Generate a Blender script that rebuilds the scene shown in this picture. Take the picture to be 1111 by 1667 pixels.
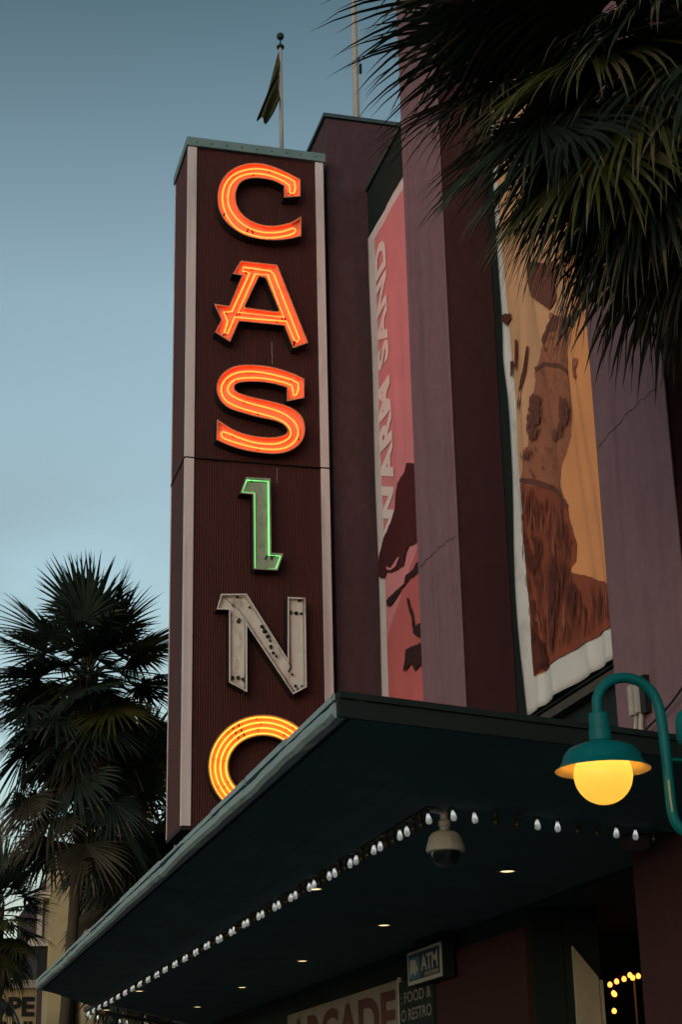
import bpy, math, random
from mathutils import Vector, Matrix
from mathutils.geometry import tessellate_polygon

for o in list(bpy.data.objects): bpy.data.objects.remove(o)
SC = bpy.context.scene
COL = SC.collection
R = math.radians

# ------------------------------------------------------------------ camera
cam_d = bpy.data.cameras.new('camera')
cam = bpy.data.objects.new('camera', cam_d); COL.objects.link(cam)
# columns: camera right, up, back expressed in world axes
right = Vector((0.9659244, -0.25795814, -0.02115779))
up = Vector((-0.07044373, -0.34067374, 0.93753884))
back = Vector((-0.24905367, -0.90410121, -0.34723661))
M = Matrix((right, up, back)).transposed().to_4x4()
M.translation = Vector((0, 0, 1.6))
cam.matrix_world = M
cam_d.sensor_fit = 'VERTICAL'; cam_d.sensor_height = 24.0; cam_d.sensor_width = 16.0
cam_d.lens = 24.0 * 2790 / 1667
cam_d.clip_start = 0.05; cam_d.clip_end = 3000
SC.camera = cam

# ------------------------------------------------------------------ sky, sun, exposure
SUN_EL, SUN_AZ = 9.0, -140.0          # azimuth measured from the street direction (+Y), clockwise; sun low on the left
world = bpy.data.worlds.new('World'); SC.world = world; world.use_nodes = True
nt = world.node_tree; nt.nodes.clear()
wo = nt.nodes.new('ShaderNodeOutputWorld'); bg = nt.nodes.new('ShaderNodeBackground')
sky = nt.nodes.new('ShaderNodeTexSky'); sky.sky_type = 'NISHITA'; sky.sun_disc = False
sky.sun_elevation = R(SUN_EL); sky.sun_rotation = R(SUN_AZ)
sky.altitude = 0; sky.air_density = 1.0; sky.dust_density = 0.7; sky.ozone_density = 2.0
tint = nt.nodes.new('ShaderNodeMix'); tint.data_type = 'RGBA'; tint.blend_type = 'MULTIPLY'
tint.inputs['Factor'].default_value = 1.0; tint.inputs['B'].default_value = (0.89, 1.0, 0.90, 1)
hs = nt.nodes.new('ShaderNodeHueSaturation'); hs.inputs['Saturation'].default_value = 0.66
tc = nt.nodes.new('ShaderNodeTexCoord')
mp = nt.nodes.new('ShaderNodeMapping'); mp.inputs['Scale'].default_value = (3.2, 3.2, 7.5); mp.inputs['Location'].default_value = (1.3, 2.1, 0.25)
cl = nt.nodes.new('ShaderNodeTexNoise'); cl.inputs['Scale'].default_value = 1.6; cl.inputs['Detail'].default_value = 5; cl.inputs['Roughness'].default_value = 0.52
rp = nt.nodes.new('ShaderNodeMapRange'); rp.inputs['From Min'].default_value = 0.32; rp.inputs['From Max'].default_value = 0.62
sx = nt.nodes.new('ShaderNodeSeparateXYZ')
lo = nt.nodes.new('ShaderNodeMapRange'); lo.inputs['From Min'].default_value = 0.40; lo.inputs['From Max'].default_value = 0.27
mu = nt.nodes.new('ShaderNodeMath'); mu.operation = 'MULTIPLY'
mu2 = nt.nodes.new('ShaderNodeMath'); mu2.operation = 'MULTIPLY'; mu2.inputs[1].default_value = 0.95
cm = nt.nodes.new('ShaderNodeMix'); cm.data_type = 'RGBA'
cloudcol = nt.nodes.new('ShaderNodeMix'); cloudcol.data_type = 'RGBA'; cloudcol.blend_type = 'MULTIPLY'
cloudcol.inputs['Factor'].default_value = 1.0; cloudcol.inputs['B'].default_value = (0.78, 0.65, 0.60, 1)
L = nt.links.new
L(sky.outputs[0], hs.inputs['Color']); L(hs.outputs[0], tint.inputs['A'])
L(tc.outputs['Generated'], mp.inputs['Vector']); L(mp.outputs[0], cl.inputs['Vector']); L(cl.outputs[0], rp.inputs['Value'])
L(tc.outputs['Generated'], sx.inputs[0]); L(sx.outputs['Z'], lo.inputs['Value'])
L(rp.outputs[0], mu.inputs[0]); L(lo.outputs[0], mu.inputs[1]); L(mu.outputs[0], mu2.inputs[0])
gr = nt.nodes.new('ShaderNodeValToRGB'); e_ = gr.color_ramp.elements          # dusk sky: pale towards the horizon, deep overhead
e_[0].position = 0.0; e_[0].color = (1.30, 1.28, 1.25, 1); e_[1].position = 1.0; e_[1].color = (0.38, 0.46, 0.50, 1)
q_ = e_.new(0.30); q_.color = (1.12, 1.12, 1.10, 1); q_ = e_.new(0.46); q_.color = (1.10, 1.10, 1.10, 1); q_ = e_.new(0.62); q_.color = (0.41, 0.51, 0.53, 1)
gm = nt.nodes.new('ShaderNodeMix'); gm.data_type = 'RGBA'; gm.blend_type = 'MULTIPLY'; gm.inputs['Factor'].default_value = 1.0
L(sx.outputs['Z'], gr.inputs['Fac']); L(tint.outputs['Result'], gm.inputs['A']); L(gr.outputs[0], gm.inputs['B']); tint = gm
L(tint.outputs['Result'], cloudcol.inputs['A'])
L(tint.outputs['Result'], cm.inputs['A']); L(cloudcol.outputs['Result'], cm.inputs['B']); L(mu2.outputs[0], cm.inputs['Factor'])
L(cm.outputs['Result'], bg.inputs['Color']); bg.inputs['Strength'].default_value = 0.15
L(bg.outputs[0], wo.inputs['Surface'])

sun_d = bpy.data.lights.new('sun', 'SUN'); sun = bpy.data.objects.new('sun', sun_d); COL.objects.link(sun)
sun_d.energy = 0.15; sun_d.angle = R(40); sun_d.color = (1.0, 0.86, 0.80)
sd = Vector((math.sin(R(SUN_AZ)) * math.cos(R(30)), math.cos(R(SUN_AZ)) * math.cos(R(30)), math.sin(R(30))))
sun.rotation_euler = sd.to_track_quat('Z', 'Y').to_euler()
vs = SC.view_settings; vs.view_transform = 'Standard'; vs.look = 'None'; vs.gamma = 1.0; vs.exposure = 0.35
vs.use_curve_mapping = False

# ------------------------------------------------------------------ materials
MATS = {}
def mat(name, col, rough=0.7, var=0.12, scale=6.0, bump=0.0, bscale=60.0, metal=0.0, spec=0.3, emit=None, es=1.0, stain=None, stain_amt=0.0, stain_scale=2.0, stretch=(1, 1, 1), trans=0.0, alpha=1.0, streak=0.0):
    m = bpy.data.materials.new(name); m.use_nodes = True; n = m.node_tree; p = n.nodes['Principled BSDF']
    tc = n.nodes.new('ShaderNodeTexCoord'); mp = n.nodes.new('ShaderNodeMapping'); mp.inputs['Scale'].default_value = stretch
    n.links.new(tc.outputs['Object'], mp.inputs['Vector'])
    nz = n.nodes.new('ShaderNodeTexNoise'); nz.inputs['Scale'].default_value = scale; nz.inputs['Detail'].default_value = 6; nz.inputs['Roughness'].default_value = 0.6
    n.links.new(mp.outputs[0], nz.inputs['Vector'])
    mr = n.nodes.new('ShaderNodeMapRange'); mr.inputs['From Min'].default_value = 0.25; mr.inputs['From Max'].default_value = 0.75
    mr.inputs['To Min'].default_value = 1 - var; mr.inputs['To Max'].default_value = 1 + var
    n.links.new(nz.outputs[0], mr.inputs['Value'])
    mx = n.nodes.new('ShaderNodeMix'); mx.data_type = 'RGBA'; mx.blend_type = 'MULTIPLY'; mx.inputs['Factor'].default_value = 1
    mx.inputs['A'].default_value = (*col, 1); n.links.new(mr.outputs[0], mx.inputs['B'])
    out = mx.outputs['Result']
    if stain is not None:
        n2 = n.nodes.new('ShaderNodeTexNoise'); n2.inputs['Scale'].default_value = stain_scale; n2.inputs['Detail'].default_value = 8; n2.inputs['Roughness'].default_value = 0.7
        n.links.new(mp.outputs[0], n2.inputs['Vector'])
        r2 = n.nodes.new('ShaderNodeMapRange'); r2.inputs['From Min'].default_value = 0.52; r2.inputs['From Max'].default_value = 0.72; r2.inputs['To Max'].default_value = stain_amt
        n.links.new(n2.outputs[0], r2.inputs['Value'])
        m2 = n.nodes.new('ShaderNodeMix'); m2.data_type = 'RGBA'; n.links.new(out, m2.inputs['A']); m2.inputs['B'].default_value = (*stain, 1)
        n.links.new(r2.outputs[0], m2.inputs['Factor']); out = m2.outputs['Result']
    if streak:                                             # rain run-off: narrow vertical stains
        m3 = n.nodes.new('ShaderNodeMapping'); m3.inputs['Scale'].default_value = (7, 7, 0.16); n.links.new(tc.outputs['Object'], m3.inputs['Vector'])
        n3 = n.nodes.new('ShaderNodeTexNoise'); n3.inputs['Scale'].default_value = 1.0; n3.inputs['Detail'].default_value = 5; n.links.new(m3.outputs[0], n3.inputs['Vector'])
        r3 = n.nodes.new('ShaderNodeMapRange'); r3.inputs['From Min'].default_value = 0.5; r3.inputs['From Max'].default_value = 0.75; r3.inputs['To Min'].default_value = 1.0; r3.inputs['To Max'].default_value = 1.0 - streak
        n.links.new(n3.outputs[0], r3.inputs['Value'])
        x3 = n.nodes.new('ShaderNodeMix'); x3.data_type = 'RGBA'; x3.blend_type = 'MULTIPLY'; x3.inputs['Factor'].default_value = 1
        n.links.new(out, x3.inputs['A']); n.links.new(r3.outputs[0], x3.inputs['B']); out = x3.outputs['Result']
    n.links.new(out, p.inputs['Base Color'])
    p.inputs['Roughness'].default_value = rough; p.inputs['Metallic'].default_value = metal; p.inputs['Specular IOR Level'].default_value = spec
    if trans: p.inputs['Transmission Weight'].default_value = trans
    if bump:
        nb = n.nodes.new('ShaderNodeTexNoise'); nb.inputs['Scale'].default_value = bscale; nb.inputs['Detail'].default_value = 4
        n.links.new(tc.outputs['Object'], nb.inputs['Vector'])
        b = n.nodes.new('ShaderNodeBump'); b.inputs['Strength'].default_value = bump; b.inputs['Distance'].default_value = 0.02
        n.links.new(nb.outputs[0], b.inputs['Height']); n.links.new(b.outputs[0], p.inputs['Normal'])
    if emit is not None:
        p.inputs['Emission Color'].default_value = (*emit, 1); p.inputs['Emission Strength'].default_value = es
    MATS[name] = m
    return m
def emit(name, col, s):
    return mat(name, (0.02, 0.02, 0.02), 0.4, 0.0, emit=col, es=s)

mat('shop_maroon', (0.045, 0.014, 0.016), 0.9, 0.2, 5.0, 0.4, 50)
mat('mauve_stucco', (0.255, 0.135, 0.165), 0.9, 0.13, 9.0, 0.5, 45, stain=(0.17, 0.095, 0.115), stain_amt=0.5, stain_scale=0.8, stretch=(1, 1, 0.5), streak=0.24)
mat('maroon_stucco', (0.058, 0.019, 0.024), 0.9, 0.20, 7.0, 0.6, 45, stain=(0.06, 0.022, 0.03), stain_amt=0.5, stain_scale=0.6, stretch=(1, 1, 0.4))
mat('plum_stucco', (0.082, 0.040, 0.052), 0.9, 0.20, 7.0, 0.6, 45, stain=(0.075, 0.03, 0.036), stain_amt=0.7, stain_scale=0.35, stretch=(1, 1, 0.5))
mat('fascia_dark', (0.010, 0.018, 0.018), 0.8, 0.3, 2.0)
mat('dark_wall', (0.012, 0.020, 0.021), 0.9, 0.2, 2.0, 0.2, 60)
mat('coping_metal', (0.05, 0.075, 0.085), 0.6, 0.2, 4.0)
mat('rib_steel', (0.112, 0.030, 0.029), 0.6, 0.14, 1.2, 0, stain=(0.07, 0.022, 0.02), stain_amt=0.6, stain_scale=0.9, stretch=(3, 1, 0.4))
mat('side_steel', (0.10, 0.034, 0.035), 0.9, 0.14, 1.6, stretch=(1, 1, 0.4))
mat('trim_paint', (0.70, 0.58, 0.62), 0.6, 0.10, 1.5, 0.1, 40, stain=(0.34, 0.27, 0.25), stain_amt=0.6, stain_scale=1.4, stretch=(3, 3, 0.5), streak=0.3)
mat('cap_metal', (0.17, 0.25, 0.27), 0.5, 0.2, 3.0, stain=(0.09, 0.12, 0.12), stain_amt=0.7, stain_scale=3.0)
mat('seam_dark', (0.012, 0.010, 0.010), 0.9)
mat('pan_orange_glow', (0.86, 0.31, 0.165), 0.7, 0.08, 5.0, 0.05, 40, stain=(0.35, 0.06, 0.03), stain_amt=0.6, stain_scale=3.5, stretch=(1.5, 1, 0.8))  # white pan with the orange neon glow put into its base colour
mat('pan_amber_glow', (0.80, 0.36, 0.10), 0.7, 0.08, 5.0, 0.05, 40, stain=(0.35, 0.10, 0.04), stain_amt=0.6, stain_scale=3.5, stretch=(1.5, 1, 0.8))  # amber light of the tubes painted into an otherwise white pan
mat('pan_white', (0.74, 0.70, 0.66), 0.7, 0.08, 5.0, 0.05, 40, stain=(0.30, 0.22, 0.17), stain_amt=0.65, stain_scale=5.0, stretch=(1.5, 1, 0.8))
mat('pan_grey', (0.33, 0.335, 0.29), 0.7, 0.12, 5.0, 0.05, 40, stain=(0.13, 0.11, 0.09), stain_amt=0.7, stain_scale=4.0, stretch=(1.5, 1, 0.8))
mat('pan_weathered', (0.72, 0.65, 0.63), 0.7, 0.12, 5.0, 0.05, 40, stain=(0.22, 0.17, 0.14), stain_amt=0.75, stain_scale=4.5, stretch=(1.5, 1, 0.6))
mat('return_dark', (0.02, 0.014, 0.014), 0.8)
mat('support_black', (0.02, 0.012, 0.01), 0.7)
emit('neon_orange', (1.0, 0.10, 0.014), 5.0)
emit('neon_yellow', (1.0, 0.235, 0.025), 3.2)
emit('neon_green', (0.26, 1.0, 0.26), 1.0)
mat('tube_glass', (0.40, 0.35, 0.32), 0.15, 0.05, spec=0.6)
mat('drip_white', (0.32, 0.26, 0.25), 0.8, 0.3, 20)
mat('pole_white', (0.42, 0.38, 0.37), 0.45, 0.08, 3)
mat('finial_black', (0.012, 0.016, 0.018), 0.4)
mat('flag_olive', (0.055, 0.05, 0.022), 0.9, 0.3, 3)
mat('flag_red', (0.16, 0.04, 0.035), 0.9, 0.2, 3)
mat('canvas_pale', (0.74, 0.63, 0.65), 0.85, 0.07, 3, stain=(0.40, 0.34, 0.31), stain_amt=0.4, stain_scale=2.5)
mat('canvas_white', (0.80, 0.71, 0.71), 0.85, 0.08, 3, stain=(0.34, 0.31, 0.27), stain_amt=0.55, stain_scale=2.2)
mat('print_pink', (0.72, 0.255, 0.30), 0.85, 0.08, 1.5)
mat('print_rose', (0.58, 0.14, 0.15), 0.85, 0.08, 1.5)
mat('print_pale', (0.86, 0.72, 0.74), 0.85, 0.05, 3)
mat('print_wine', (0.075, 0.012, 0.018), 0.85, 0.1, 3)
mat('print_black', (0.032, 0.014, 0.015), 0.85, 0.2, 6)
mat('print_tan', (0.74, 0.37, 0.21), 0.85, 0.08, 1.5)
mat('print_orange', (0.90, 0.35, 0.15), 0.85, 0.08, 1.5)
mat('print_clay', (0.40, 0.135, 0.078), 0.85, 0.10, 3)
mat('print_brick', (0.31, 0.07, 0.038), 0.85, 0.14, 3)
mat('print_umber', (0.17, 0.055, 0.04), 0.85, 0.2, 5)
mat('print_deep', (0.12, 0.028, 0.018), 0.85, 0.2, 5)
mat('soffit_black', (0.040, 0.092, 0.092), 0.9, 0.2, 1.5, 0.1, 30)
mat('gutter_metal', (0.27, 0.34, 0.365), 0.55, 0.22, 3.0, 0.15, 30, stain=(0.06, 0.08, 0.09), stain_amt=0.9, stain_scale=3.0, stretch=(1, 0.9, 3))
mat('rail_brown', (0.06, 0.045, 0.038), 0.6, 0.25, 4)
m = bpy.data.materials.new('bulb_lit'); m.use_nodes = True; n = m.node_tree; n.nodes.remove(n.nodes['Principled BSDF'])
t = n.nodes.new('ShaderNodeBsdfTranslucent'); t.inputs['Color'].default_value = (0.82, 0.86, 0.86, 1)
g = n.nodes.new('ShaderNodeBsdfGlossy'); g.inputs['Roughness'].default_value = 0.12
df = n.nodes.new('ShaderNodeBsdfDiffuse'); df.inputs['Color'].default_value = (0.75, 0.76, 0.76, 1)
m1 = n.nodes.new('ShaderNodeMixShader'); m1.inputs[0].default_value = 0.35; m2 = n.nodes.new('ShaderNodeMixShader'); m2.inputs[0].default_value = 0.08
n.links.new(t.outputs[0], m1.inputs[1]); n.links.new(df.outputs[0], m1.inputs[2]); n.links.new(m1.outputs[0], m2.inputs[1]); n.links.new(g.outputs[0], m2.inputs[2])
n.links.new(m2.outputs[0], n.nodes['Material Output'].inputs['Surface']); MATS['bulb_lit'] = m
emit('filament', (0.95, 0.98, 1.0), 5.0)
mat('bulb_dead', (0.035, 0.020, 0.013), 0.25, 0.1, spec=0.5)
mat('socket_black', (0.01, 0.012, 0.012), 0.5)
emit('downlight_glow', (1.0, 0.72, 0.36), 1.5)
mat('downlight_trim', (0.25, 0.22, 0.18), 0.5)
mat('lamp_teal', (0.0, 0.12, 0.13), 0.45, 0.12, 6.0, 0.05, 30, spec=0.2, stain=(0.0, 0.085, 0.09), stain_amt=0.5, stain_scale=5)
mat('lamp_enamel', (0.80, 0.62, 0.36), 0.5, 0.03)
mat('lamp_tape', (0.40, 0.37, 0.24), 0.6)
mat('cctv_white', (0.40, 0.37, 0.35), 0.5, 0.06, 5)
mat('cctv_dome', (0.006, 0.010, 0.011), 0.08, 0.0, spec=0.6)
mat('conduit_white', (0.42, 0.37, 0.35), 0.6, 0.2, 8)
mat('cable_black', (0.008, 0.010, 0.010), 0.6)
mat('sign_board', (0.26, 0.215, 0.185), 0.7, 0.2, 3)
mat('sign_letter', (0.10, 0.035, 0.028), 0.7, 0.1)
mat('sign_dull', (0.26, 0.25, 0.24), 0.8, 0.25, 8)
mat('sign_white', (0.50, 0.48, 0.46), 0.7, 0.1)
mat('sign_blue', (0.06, 0.20, 0.28), 0.6, 0.1)
mat('sign_navy', (0.03, 0.06, 0.09), 0.6, 0.1)
mat('door_cream', (0.50, 0.42, 0.34), 0.7, 0.1, 3, stain=(0.28, 0.23, 0.18), stain_amt=0.5, stain_scale=4)
emit('string_bulb', (1.0, 0.30, 0.045), 3.0)
mat('stucco_beige', (0.46, 0.34, 0.20), 0.9, 0.08, 0.8, 0.1, 20, stain=(0.33, 0.24, 0.15), stain_amt=0.4, stain_scale=0.5)
mat('stucco_cream', (0.56, 0.46, 0.40), 0.9, 0.08, 0.8)
mat('shop_brown', (0.02, 0.018, 0.018), 0.8)
mat('glass_dark', (0.02, 0.03, 0.035), 0.1, 0.0, spec=0.6)
mat('asphalt', (0.05, 0.05, 0.052), 0.9, 0.2, 3, 0.3, 80)
mat('paving', (0.34, 0.33, 0.32), 0.9, 0.15, 2, 0.2, 60)
mat('kerb_stone', (0.28, 0.27, 0.25), 0.9, 0.12, 3)
mat('bark', (0.060, 0.044, 0.034), 0.95, 0.35, 9, 0.6, 40, stretch=(1, 1, 3))
mat('petiole', (0.045, 0.050, 0.022), 0.6, 0.2, 6)

def leafmat(name, col, tr):
    m = bpy.data.materials.new(name); m.use_nodes = True; n = m.node_tree; p = n.nodes['Principled BSDF']
    nz = n.nodes.new('ShaderNodeTexNoise'); nz.inputs['Scale'].default_value = 3.5; nz.inputs['Detail'].default_value = 3
    tc = n.nodes.new('ShaderNodeTexCoord'); n.links.new(tc.outputs['Object'], nz.inputs['Vector'])
    mr = n.nodes.new('ShaderNodeMapRange'); mr.inputs['From Min'].default_value = 0.3; mr.inputs['From Max'].default_value = 0.7; mr.inputs['To Min'].default_value = 0.6; mr.inputs['To Max'].default_value = 1.5
    n.links.new(nz.outputs[0], mr.inputs['Value'])
    mx = n.nodes.new('ShaderNodeMix'); mx.data_type = 'RGBA'; mx.blend_type = 'MULTIPLY'; mx.inputs['Factor'].default_value = 1
    mx.inputs['A'].default_value = (*col, 1); n.links.new(mr.outputs[0], mx.inputs['B']); n.links.new(mx.outputs['Result'], p.inputs['Base Color'])
    p.inputs['Roughness'].default_value = 0.5; p.inputs['Specular IOR Level'].default_value = 0.3
    t = n.nodes.new('ShaderNodeBsdfTranslucent'); n.links.new(mx.outputs['Result'], t.inputs['Color'])
    ms = n.nodes.new('ShaderNodeMixShader'); ms.inputs[0].default_value = tr
    o = n.nodes['Material Output']; n.links.new(p.outputs[0], ms.inputs[1]); n.links.new(t.outputs[0], ms.inputs[2]); n.links.new(ms.outputs[0], o.inputs['Surface'])
    MATS[name] = m
leafmat('leaf_green', (0.019, 0.031, 0.022), 0.2)
leafmat('leaf_olive', (0.070, 0.068, 0.020), 0.3)
leafmat('leaf_dead', (0.045, 0.034, 0.022), 0.2)
leafmat('leaf_tip', (0.10, 0.080, 0.050), 0.2)

# globe: opal glass, lit by the bulb inside it
m = bpy.data.materials.new('globe_opal'); m.use_nodes = True; n = m.node_tree; n.nodes.remove(n.nodes['Principled BSDF'])
t = n.nodes.new('ShaderNodeBsdfTranslucent'); t.inputs['Color'].default_value = (0.95, 0.80, 0.34, 1)
g = n.nodes.new('ShaderNodeBsdfGlossy'); g.inputs['Roughness'].default_value = 0.2; g.inputs['Color'].default_value = (1, 1, 1, 1)
ms = n.nodes.new('ShaderNodeMixShader'); ms.inputs[0].default_value = 0.03
n.links.new(t.outputs[0], ms.inputs[1]); n.links.new(g.outputs[0], ms.inputs[2]); n.links.new(ms.outputs[0], n.nodes['Material Output'].inputs['Surface'])
MATS['globe_opal'] = m
emit('globe_bulb', (1.0, 0.64, 0.20), 17)

# ------------------------------------------------------------------ mesh helpers
class MB:
    def __init__(s): s.v = []; s.f = []; s.m = []
    def add(s, v, f, mi=0):
        b = len(s.v); s.v += [tuple(p) for p in v]; s.f += [tuple(i + b for i in q) for q in f]; s.m += [mi] * len(f); return s
    def box(s, x0, x1, y0, y1, z0, z1, mi=0):
        v = [(x, y, z) for z in (z0, z1) for y in (y0, y1) for x in (x0, x1)]
        return s.add(v, [(0, 2, 3, 1), (4, 5, 7, 6), (0, 1, 5, 4), (2, 6, 7, 3), (0, 4, 6, 2), (1, 3, 7, 5)], mi)
    def prism(s, loops, fn, a, b, mi=0, front=True, back=True, sides=True):
        """loops of 2D points; fn(u, v, depth) -> xyz; between depths a and b"""
        pts = [p for l in loops for p in l]
        tris = tessellate_polygon([[Vector((p[0], p[1], 0)) for p in l] for l in loops])
        base = len(s.v)
        n = len(pts)
        v = [fn(p[0], p[1], a) for p in pts] + [fn(p[0], p[1], b) for p in pts]; f = []
        if front: f += [tuple(t) for t in tris]
        if back: f += [(t[2] + n, t[1] + n, t[0] + n) for t in tris]
        if sides:
            k = 0
            for l in loops:
                m_ = len(l)
                for i in range(m_):
                    j = (i + 1) % m_; f.append((k + i, k + j, k + j + n, k + i + n))
                k += m_
        return s.add(v, f, mi)
    def tube(s, path, r, seg=6, closed=False, mi=0, caps=True):
        P = [Vector(p) for p in path]; N = len(P); v = []; f = []
        rr = r if isinstance(r, (list, tuple)) else [r] * N
        prev = None
        for i in range(N):
            if closed: d = P[(i + 1) % N] - P[i - 1]
            else: d = P[min(i + 1, N - 1)] - P[max(i - 1, 0)]
            if d.length < 1e-9: d = Vector((0, 0, 1))
            d.normalize()
            if prev is None:
                a = d.cross(Vector((0, 1, 0)))
                if a.length < 0.2: a = d.cross(Vector((1, 0, 0)))
            else: a = prev - d * prev.dot(d)
            a.normalize(); prev = a; b = d.cross(a)
            for k in range(seg):
                t = 2 * math.pi * k / seg; v.append(P[i] + (a * math.cos(t) + b * math.sin(t)) * rr[i])
        for i in range(N if closed else N - 1):
            j = (i + 1) % N
            for k in range(seg):
                l = (k + 1) % seg; f.append((i * seg + k, i * seg + l, j * seg + l, j * seg + k))
        if not closed and caps:
            f.append(tuple(reversed(range(seg)))); f.append(tuple((N - 1) * seg + k for k in range(seg)))
        return s.add(v, f, mi)
    def lathe(s, prof, c=(0, 0, 0), seg=24, mi=0):
        v = []; f = []; n = len(prof)
        for k in range(seg):
            t = 2 * math.pi * k / seg
            for r, z in prof: v.append((c[0] + r * math.cos(t), c[1] + r * math.sin(t), c[2] + z))
        for k in range(seg):
            l = (k + 1) % seg
            for i in range(n - 1): f.append((k * n + i, l * n + i, l * n + i + 1, k * n + i + 1))
        return s.add(v, f, mi)
    def build(s, name, mats, parent=None, smooth=False, loc=None, bevel=0):
        me = bpy.data.meshes.new(name); me.from_pydata(s.v, [], s.f)
        for q in ([mats] if isinstance(mats, str) else mats): me.materials.append(MATS[q])
        if len(me.polygons): me.polygons.foreach_set('material_index', s.m); 
        if smooth: me.polygons.foreach_set('use_smooth', [True] * len(me.polygons))
        me.update()
        o = bpy.data.objects.new(name, me); COL.objects.link(o)
        if parent: o.parent = parent; o.matrix_parent_inverse = Matrix.Translation(-wpos(parent))
        if loc: o.location = loc
        if bevel:
            md = o.modifiers.new('bevel', 'BEVEL'); md.width = bevel; md.segments = 2; md.limit_method = 'ANGLE'
        return o
def wpos(o):
    p = Vector(o.location)
    while o.parent:
        p = p + o.matrix_parent_inverse.translation; o = o.parent; p = p + Vector(o.location)
    return p
def box(name, m, x0, x1, y0, y1, z0, z1, parent=None, bevel=0):
    return MB().box(x0, x1, y0, y1, z0, z1).build(name, m, parent, bevel=bevel)
def tag(o, label=None, cat=None, group=None, kind=None):
    if label: o['label'] = label
    if cat: o['category'] = cat
    if group: o['group'] = group
    if kind: o['kind'] = kind
    return o
def thing(name, loc, label, cat, group=None):
    o = bpy.data.objects.new(name, None); COL.objects.link(o); o.location = loc; o.empty_display_size = 0.2
    return tag(o, label, cat, group)
def part_label(o, l): o['label'] = l; return o
def inset(loop, d):
    """offset a closed 2D loop inwards by d (miter)"""
    n = len(loop); A = sum(loop[i][0] * loop[(i + 1) % n][1] - loop[(i + 1) % n][0] * loop[i][1] for i in range(n))
    sg = 1 if A > 0 else -1; out = []
    for i in range(n):
        p0, p1, p2 = Vector(loop[i - 1]), Vector(loop[i]), Vector(loop[(i + 1) % n])
        a = (p1 - p0); b = (p2 - p1)
        if a.length < 1e-6 or b.length < 1e-6: out.append(tuple(p1)); continue
        a.normalize(); b.normalize()
        na = Vector((-a.y, a.x)) * sg; nb = Vector((-b.y, b.x)) * sg
        h = na + nb; q = max(h.length_squared, 0.35); out.append(tuple(p1 + h * (2 * d / q)))
    return out
def text_mesh(body, off=0.0, spacing=1.0):
    """default font as flat triangles, normalised to the unit square"""
    cu = bpy.data.curves.new('t', 'FONT'); cu.body = body; cu.offset = off; cu.space_character = spacing; cu.resolution_u = 4
    ob = bpy.data.objects.new('t', cu); COL.objects.link(ob)
    dg = bpy.context.evaluated_depsgraph_get(); ev = ob.evaluated_get(dg); me = ev.to_mesh()
    v = [tuple(p.co[:2]) for p in me.vertices]; f = [tuple(p.vertices) for p in me.polygons]
    ev.to_mesh_clear(); bpy.data.objects.remove(ob); bpy.data.curves.remove(cu)
    x0 = min(p[0] for p in v); x1 = max(p[0] for p in v); y0 = min(p[1] for p in v); y1 = max(p[1] for p in v)
    return [((p[0] - x0) / (x1 - x0), (p[1] - y0) / (y1 - y0)) for p in v], f
def islands(V3, f, m, parent, name='letter'):
    """one object per connected piece of lettering"""
    par = list(range(len(V3)))
    def find(a):
        while par[a] != a: par[a] = par[par[a]]; a = par[a]
        return a
    for q in f:
        for b in q[1:]: par[find(b)] = find(q[0])
    key = {}
    for i, p in enumerate(V3): key.setdefault(tuple(round(c, 5) for c in p), []).append(i)
    for l in key.values():
        for b in l[1:]: par[find(b)] = find(l[0])
    gr_ = {}
    for q in f: gr_.setdefault(find(q[0]), []).append(q)
    for fs in gr_.values():
        ids = sorted({i for q in fs for i in q}); mp_ = {i: k for k, i in enumerate(ids)}
        MB().add([V3[i] for i in ids], [tuple(mp_[i] for i in q) for q in fs]).build(name, m, parent)
def rough_edge(poly, amp, step, rng):
    out = []
    n = len(poly)
    for i in range(n):
        a = Vector(poly[i]); b = Vector(poly[(i + 1) % n]); k = max(1, int((b - a).length / step))
        for j in range(k):
            p = a.lerp(b, j / k)
            out.append((p.x + (rng.uniform(-amp, amp) if j else 0), p.y + (rng.uniform(-amp, amp) if j else 0)))
    return out

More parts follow.
